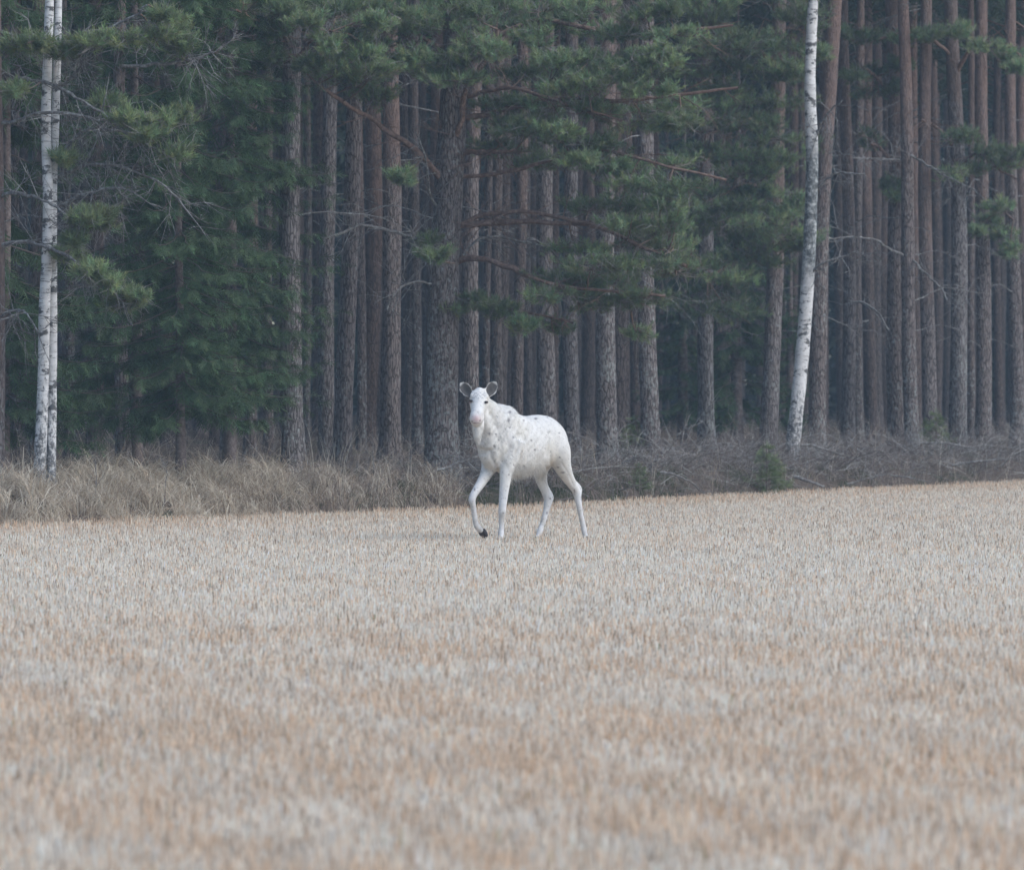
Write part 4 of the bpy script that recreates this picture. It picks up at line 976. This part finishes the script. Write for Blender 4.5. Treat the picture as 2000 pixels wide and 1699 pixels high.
# legs: centre line in photo pixels, distance offset, radius in metres
FLg = [(1003, 862, -.50, .17), (995, 898, -.57, .125), (988.5, 926, -.62, .086), (985, 955, -.64, .066), (982, 985, -.66, .054), (980.8, 1000, -.665, .052), (980, 1010, -.65, .041), (979.6, 1024, -.635, .038), (979.2, 1034, -.63, .036), (978.8, 1041, -.635, .042), (978, 1049, -.66, .036), (977, 1056, -.69, .040)]
FRg = [(962, 872, -.38, .16), (957, 905, -.42, .115), (949, 928, -.50, .082), (938, 947, -.59, .062), (926.5, 965, -.67, .051), (922.5, 976, -.69, .049), (924, 986, -.67, .040), (926.5, 1002, -.63, .038), (929, 1018, -.60, .038), (931.5, 1027, -.575, .041), (936.0, 1033, -.53, .040), (940.5, 1037.5, -.49, .038)]
HLg = [(1076, 836, .25, .13), (1089, 880, .27, .175), (1098, 910, .33, .128), (1109, 934, .42, .086), (1119, 950, .50, .066), (1126.5, 963, .56, .056), (1129, 974, .575, .050), (1132, 990, .58, .041), (1135.5, 1010, .60, .037), (1139.5, 1028, .62, .038), (1141.5, 1037, .62, .041), (1143.5, 1047, .60, .036), (1145.5, 1055, .58, .040)]
HRg = [(1076, 850, .42, .12), (1062, 900, .47, .14), (1056, 924, .50, .10), (1059, 945, .545, .074), (1065.5, 962, .585, .060), (1070, 977, .60, .054), (1069.3, 988, .59, .047), (1066.5, 1003, .56, .041), (1062, 1020, .53, .038), (1058, 1032, .505, .037), (1055.5, 1039, .48, .042), (1052.5, 1047, .455, .036), (1050, 1055, .43, .040)]
for lg in (FLg, FRg, HLg, HRg): tube_loft([[*ML(a_, b_, c_), r_] for a_, b_, c_, r_ in lg], 44, 16)
tube_loft([[*ML(1114, 936, .47), .03], [*ML(1127, 948, .57), .026], [*ML(1133.5, 957, .63), .030], [*ML(1133.5, 966, .615), .028], [*ML(1131.5, 978, .59), .028]], 12, 12)
tube_loft([[*ML(1064, 946, .59), .03], [*ML(1073, 962, .65), .026], [*ML(1078, 974, .67), .030], [*ML(1076, 983, .645), .028], [*ML(1071, 996, .60), .028]], 12, 12)
# belly sag with loose coat, short tail
ell(AT(-.72, 0, 1.40), (.035, .05, .09), hd3)
raw = acc.mesh('body_raw')
tmp = bpy.data.objects.new('tmp', raw); col.objects.link(tmp)
md = tmp.modifiers.new('r', 'REMESH'); md.mode = 'VOXEL'; md.voxel_size = .012; md.use_smooth_shade = True
sm = tmp.modifiers.new('s', 'SMOOTH'); sm.factor = .5; sm.iterations = 6
dg = bpy.context.evaluated_depsgraph_get(); dg.update()
body = bpy.data.meshes.new_from_object(tmp.evaluated_get(dg), depsgraph=dg); body.name = 'body'
bpy.data.objects.remove(tmp); bpy.data.meshes.remove(raw)
nv = len(body.vertices); co = np.zeros(nv * 3, np.float32); body.vertices.foreach_get('co', co); co = co.reshape(-1, 3).astype(float)
no = np.zeros(nv * 3, np.float32); body.vertex_normals.foreach_get('vector', no); no = no.reshape(-1, 3).astype(float)
# soften where the masses meet, not on the legs, ears and face
ne = len(body.edges); ed = np.zeros(ne * 2, np.int32); body.edges.foreach_get('vertices', ed); ed = ed.reshape(-1, 2)
deg = np.bincount(ed.ravel(), minlength=nv)[:, None].astype(float)
wt = np.clip((co[:, 2] - .80) / .15, 0, 1) * np.clip((co[:, 1] + .86) / .12, 0.0, 1); wt = wt[:, None]
for _ in range(20):
    av = np.zeros_like(co)
    for c_ in range(3): av[:, c_] = np.bincount(ed[:, 0], co[ed[:, 1], c_], nv) + np.bincount(ed[:, 1], co[ed[:, 0], c_], nv)
    co = co + .55 * wt * (av / deg - co)
body.vertices.foreach_set('co', co.astype(np.float32).ravel()); body.update()
no = np.zeros(nv * 3, np.float32); body.vertex_normals.foreach_get('vector', no); no = no.reshape(-1, 3).astype(float)
# folds and muscle lines of shoulder, chest and flank (zoom coordinates of the photo study)
for pts_, dep_, wd_ in (([(718, 620), (708, 760), (682, 890)], .020, 4.0), ([(1012, 600), (1024, 740), (1018, 890)], .016, 3.2), ([(455, 760), (490, 860), (530, 940)], .018, 3.5), ([(470, 430), (520, 560), (560, 700), (555, 860)], .016, 5.0), ([(365, 840), (400, 930), (450, 965)], .016, 3.2), ([(880, 520), (950, 640), (985, 800)], .010, 6.0), ([(1120, 880), (1190, 1000), (1230, 1090)], .008, 2.2), ([(940, 1010), (980, 1090), (1000, 1160)], .007, 2.0)):
    q_ = smoothline(np.array(pts_, float), 40); q_ = np.stack([860 + q_[:, 0] / 4.72, 720 + q_[:, 1] / 4.72], -1)
    dd_ = np.sqrt(((np.stack([1030 + co[:, 0] * SC, 1062 - co[:, 2] * SC], -1)[:, None] - q_[None]) ** 2).sum(-1).min(1))
    co = co - no * (dep_ * np.exp(-(dd_ / wd_) ** 2) * np.clip((-no[:, 1] + .1) / .3, 0, 1))[:, None]
# lumpy coat relief
rel = (.008 * wob(co[:, 0] * 1.0 + co[:, 1] * .6, co[:, 2], 16) + .003 * wob(co[:, 0] + co[:, 1], co[:, 2] * .7, 41, 2.0)) * np.clip((co[:, 2] - .8) / .3, 0, 1) * np.clip((-.75 - co[:, 1] + .9) / .5, .2, 1)
co = co + no * rel[:, None]
body.vertices.foreach_set('co', co.astype(np.float32).ravel()); body.update()
# coat colour: white with dark spots, grey brow, pink nose, dark ear cups
st_ = wob(co[:, 0] * .5 + co[:, 1] * .4 + co[:, 2] * .35, co[:, 2] * .8 - co[:, 0] * .5, 26, 2.2) + .7 * wob(co[:, 0] + co[:, 2] * .5, co[:, 2] * .5, 60, .4)
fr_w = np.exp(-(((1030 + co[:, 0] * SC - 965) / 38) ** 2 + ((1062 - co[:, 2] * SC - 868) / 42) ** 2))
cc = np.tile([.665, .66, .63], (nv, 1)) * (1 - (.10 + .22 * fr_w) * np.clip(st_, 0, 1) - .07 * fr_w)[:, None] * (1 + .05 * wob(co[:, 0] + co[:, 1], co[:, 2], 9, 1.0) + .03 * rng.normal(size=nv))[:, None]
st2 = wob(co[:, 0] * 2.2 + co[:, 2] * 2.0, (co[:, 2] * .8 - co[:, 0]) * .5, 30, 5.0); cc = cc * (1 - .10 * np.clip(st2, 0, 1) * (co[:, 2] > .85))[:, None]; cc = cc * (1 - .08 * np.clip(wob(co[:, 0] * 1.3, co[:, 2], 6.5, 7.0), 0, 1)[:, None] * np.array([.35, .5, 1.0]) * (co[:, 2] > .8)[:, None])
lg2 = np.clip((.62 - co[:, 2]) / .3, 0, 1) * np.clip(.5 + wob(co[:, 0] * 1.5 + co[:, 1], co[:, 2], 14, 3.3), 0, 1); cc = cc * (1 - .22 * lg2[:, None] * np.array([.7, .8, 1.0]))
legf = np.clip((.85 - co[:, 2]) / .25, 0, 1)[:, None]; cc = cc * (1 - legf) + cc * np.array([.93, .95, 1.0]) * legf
GRAYC = np.array([.105, .10, .115])
vx = 1030 + co[:, 0] * SC; vy = 1062 - co[:, 2] * SC; front = no[:, 1] < .25
zs = [(640, 408, 16, 12), (630, 480, 14, 20), (880, 470, 18, 12), (985, 458, 10, 6), (497, 718, 10, 12), (672, 638, 9, 12), (720, 665, 7, 12), (838, 668, 10, 9), (597, 672, 6, 7), (868, 754, 10, 10), (968, 746, 6, 8), (938, 740, 4, 7), (1095, 602, 11, 6), (995, 600, 6, 9), (1102, 828, 11, 10), (1085, 922, 10, 9), (1130, 968, 22, 8), (575, 958, 7, 10), (632, 980, 8, 9), (676, 892, 8, 11), (655, 845, 6, 9), (640, 548, 10, 9), (540, 665, 8, 14), (415, 832, 7, 8), (498, 860, 6, 12), (516, 610, 8, 9), (455, 605, 12, 10), (865, 830, 6, 8), (622, 1086, 6, 8), (600, 1195, 5, 12), (582, 1332, 9, 8), (556, 1302, 6, 6), (318, 1118, 8, 16), (1015, 1212, 10, 10), (985, 1345, 9, 14), (938, 1420, 6, 8), (1298, 1320, 7, 10), (1240, 1140, 8, 18), (305, 1320, 5, 10), (770, 485, 9, 7), (755, 765, 6, 6), (530, 560, 6, 6), (770, 900, 16, 5), (870, 940, 14, 5), (720, 890, 10, 5), (1018, 770, 6, 6)]
for (sx, sy, rx, ry) in zs:
    qx = 860 + sx / 4.72; qy = 720 + sy / 4.72; e = ((vx - qx) / (rx / 4.72 * 1.05)) ** 2 + ((vy - qy) / (ry / 4.72 * 1.05)) ** 2
    f_ = np.clip(1.25 - e * (1 + .3 * rng.normal(size=nv)), 0, 1) * front * (.74 if rx >= 8 else .35); cc = cc * (1 - f_[:, None]) + GRAYC * f_[:, None]
for _ in range(26):   # the far flank carries spots too
    k = rng.integers(0, nv)
    if no[k, 1] < .3: continue
    e = ((co - co[k]) ** 2).sum(1) / .022 ** 2; f_ = np.clip(1.2 - e, 0, 1) * .85; cc = cc * (1 - f_[:, None]) + GRAYC * f_[:, None]
hdm = (co[:, 1] < -.72) & (vy < 836) & (vx < 966)
br_ = hdm & front & (vy > 768) & (vy < 781) & (vx > 923) & (vx < 949); nf = np.clip(wob(vx, vy, .75, 3.0) * 1.6 + .3 * rng.normal(size=nv) + .15, 0, .6) * br_
cc = cc * (1 - nf[:, None]) + np.array([.22, .23, .27]) * nf[:, None]
pk = np.exp(-(((vx - 931) / 8.5) ** 2 + ((vy - 819) / 7.5) ** 2)) * .75 * hdm; cc = cc * (1 - pk[:, None]) + np.array([.62, .42, .43]) * pk[:, None]
for (qx, qy, rx, ry, s_) in ((919.5, 787.5, 3.2, 2.2, .8), (950.5, 787, 3.2, 2.2, .8), (923.5, 824, 2.2, 1.6, .75), (938.5, 822.5, 2.2, 1.6, .8), (931, 827.5, 7.5, 1.1, .85)):
    f_ = np.clip(1.4 - ((vx - qx) / rx) ** 2 - ((vy - qy) / ry) ** 2, 0, 1) * s_ * hdm * front; cc = cc * (1 - f_[:, None]) + np.array([.20, .12, .12]) * f_[:, None]
for (base, a_, ln, o, s, wid) in EARS:
    r_ = co - base; u = r_ @ a_ / ln; sv = r_ @ s / wid; ov = r_ @ o
    ins = (u > .06) & (u < 1.0) & (np.abs(sv) < .92) & (np.abs(ov) < .1) & ((no @ o) > .0)
    wu = np.interp(u, [0, .12, .35, .6, .82, .94, 1.0], [.34, .48, .92, 1.0, .74, .42, .10]); rim = np.clip((.80 - np.abs(sv) / wu) * 7, 0, 1) * np.clip((.88 - u) * 12, 0, 1)
    dk = np.exp(-((u - .42) / .26) ** 2 - (sv / .5) ** 2)
    c_ = np.array([.07, .063, .06])[None] * (1 - dk[:, None]) + np.array([.02, .018, .018]) * dk[:, None]
    f_ = (ins * rim * .92)[:, None]; cc = cc * (1 - f_) + c_ * f_
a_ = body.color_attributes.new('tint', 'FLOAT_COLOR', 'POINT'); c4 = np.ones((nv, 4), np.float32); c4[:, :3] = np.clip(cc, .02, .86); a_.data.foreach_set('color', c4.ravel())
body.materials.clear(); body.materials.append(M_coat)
moose = tag(empty('moose', ((1030 - 1000) / F * DM, DM, 0)), 'white moose with dark spots walking across stubble, one foreleg raised, facing us', 'moose')
bo = link('body', body, None, moose)
# coat hair: fine blades lying along the body, longer on hump, throat and belly
def coat():
    N = 30000; i = rng.integers(0, nv, N); p = co[i]; n_ = no[i]
    keep_ = (~((p[:, 1] < -.85) & (p[:, 2] > 1.55)) | (rng.random(N) < .25)) & ~((p[:, 2] > 1.9) & (p[:, 1] < -.68)); i = i[keep_]; p = p[keep_]; n_ = n_[keep_]; N = len(p)
    qx = 1030 + p[:, 0] * SC; qy = 1062 - p[:, 2] * SC
    flow = np.tile(np.array([-U2[0], -U2[1], -.75]), (N, 1)); flow[p[:, 2] < .85] = (0, 0, -1); flow[(qy > 905) & (qy < 940) & (qx > 990) & (qx < 1065)] = (.25, .1, -1)
    ln = np.full(N, .030); ln[p[:, 2] < .85] = .012
    hump = (qy < 815) & (qx > 955) & (qx < 1010); ln[hump] = rng.uniform(.02, .055, hump.sum()); 
    bel = (qy > 905) & (qy < 940) & (qx > 990) & (qx < 1065) & (n_[:, 2] < -.2); ln[bel] = rng.uniform(.03, .10, bel.sum())
    dew = (qy > 828) & (qy < 874) & (p[:, 1] < -.97); ln[dew] = rng.uniform(.03, .06, dew.sum())
    nkk = (qx < 990) & (qy < 880) & ~hump & ~dew & (p[:, 1] > -.85); ln[nkk] = rng.uniform(.02, .05, nkk.sum())
    ln = ln * rng.uniform(.7, 1.3, N); fl = flow + rng.normal(0, .28, (N, 3)); fl = fl - n_ * (fl * n_).sum(1, keepdims=True); d = norm(norm(fl) + n_ * rng.uniform(.05, .22, (N, 1)) + np.where(hump, .15, 0)[:, None] * n_)
    d[bel] = norm(np.array([.25, .1, -1.0]) + rng.normal(0, .25, (bel.sum(), 3))); s = norm(np.cross(d, n_)) * .0023; b0 = p - n_ * .004
    V = np.stack([b0 - s, b0 + s, p + d * ln[:, None]], 1).reshape(-1, 3); Fq = np.arange(3 * N).reshape(-1, 3)
    C_ = np.repeat(np.clip(cc[i] * rng.uniform(.90, 1.12, (N, 1)), .02, .86), 3, 0)
    link('coat_hair', mesh_np('coat_hair', V, [Fq], C_), M_hair, moose)
coat()
# eyes
def m_plain(name, c, rough):
    m, n, l, b = mat(name); tcn = n.new('ShaderNodeTexCoord'); f = noise(n, l, tcn.outputs['Object'], 30, 2); r = ramp(n, [(.3, tuple(v * .8 for v in c)), (.7, c)]); l.new(f.outputs['Fac'], r.inputs[0]); l.new(r.outputs[0], b.inputs['Base Color']); b.inputs['Roughness'].default_value = rough
    return m
M_eye = m_plain('dark_eye', (.02, .016, .016), .15); M_hoof = m_plain('hoof_horn', (.055, .05, .055), .5)
for sg in (-1, 1):
    c = H0 + ax * .45 + lx * sg * .101 + up * .068; t = np.linspace(0, np.pi, 9); ph = np.arange(12) / 12 * 2 * np.pi
    V = np.stack([np.cos(t)[:, None] * .026 * np.ones((1, 12)), np.sin(t)[:, None] * np.cos(ph)[None] * .022, np.sin(t)[:, None] * np.sin(ph)[None] * .018], -1)
    idx = np.arange(108).reshape(9, 12); Fq = np.stack([idx[:-1], np.roll(idx, -1, 1)[:-1], np.roll(idx, -1, 1)[1:], idx[1:]], -1).reshape(-1, 4)
    link('eye', mesh_np('eye', V.reshape(-1, 3), [Fq], smooth=True), M_eye, moose, c)
# cloven hooves
def hoof(top, toe, r):
    top = np.array(top); toe = np.array(toe); d = toe - top; s = np.cross(d, [0.3, 1, 0.2]); s /= np.linalg.norm(s); ac = Acc()
    for sg in (-1, 1):
        P = np.stack([top + s * sg * r * .5, top + d * .4 + s * sg * r * .55, top + d * .8 + s * sg * r * .45, toe + s * sg * r * .22]); V, Fq = tubes(P, np.array([r * .62, r * .66, r * .5, r * .12]), 10); ac.add(V, Fq)
    link('hoof', ac.mesh('hoof', True), M_hoof, moose)
hoof(ML(940.8, 1036.5, -.49), ML(949, 1050.5, -.43), .048)
for lg in (FLg, HLg, HRg):
    a1, b1_, c1, r1 = lg[-1]; hoof(ML(a1, b1_ - 1.5, c1), ML(a1 - 2.5, 1062.3, c1 - .07), .042)

# ------------------------------------------------------------------ haze: the damp evening air
bx = np.array([[x_, y_, z_] for x_ in (-340., 340.) for y_ in (-310., 410.) for z_ in (-1.2, 23.5)])
fq = np.array([[0, 1, 3, 2], [4, 6, 7, 5], [0, 4, 5, 1], [2, 3, 7, 6], [0, 2, 6, 4], [1, 5, 7, 3]])
hm = bpy.data.materials.new('haze_air'); hm.use_nodes = True; hn = hm.node_tree.nodes; hn.clear()
ho = hn.new('ShaderNodeOutputMaterial'); hv = hn.new('ShaderNodeVolumePrincipled'); hm.node_tree.links.new(hv.outputs[0], ho.inputs['Volume'])
hv.inputs['Color'].default_value = (.62, .82, 1.0, 1); hv.inputs['Density'].default_value = 0.0006; hv.inputs['Anisotropy'].default_value = 0.0; hv.inputs['Density Attribute'].default_value = ''; hv.inputs['Color Attribute'].default_value = ''; hv.inputs['Temperature Attribute'].default_value = ''
tag(link('haze', mesh_np('haze', bx, [fq]), hm), 'thin cool evening haze over field and wood', 'haze', kind='stuff')
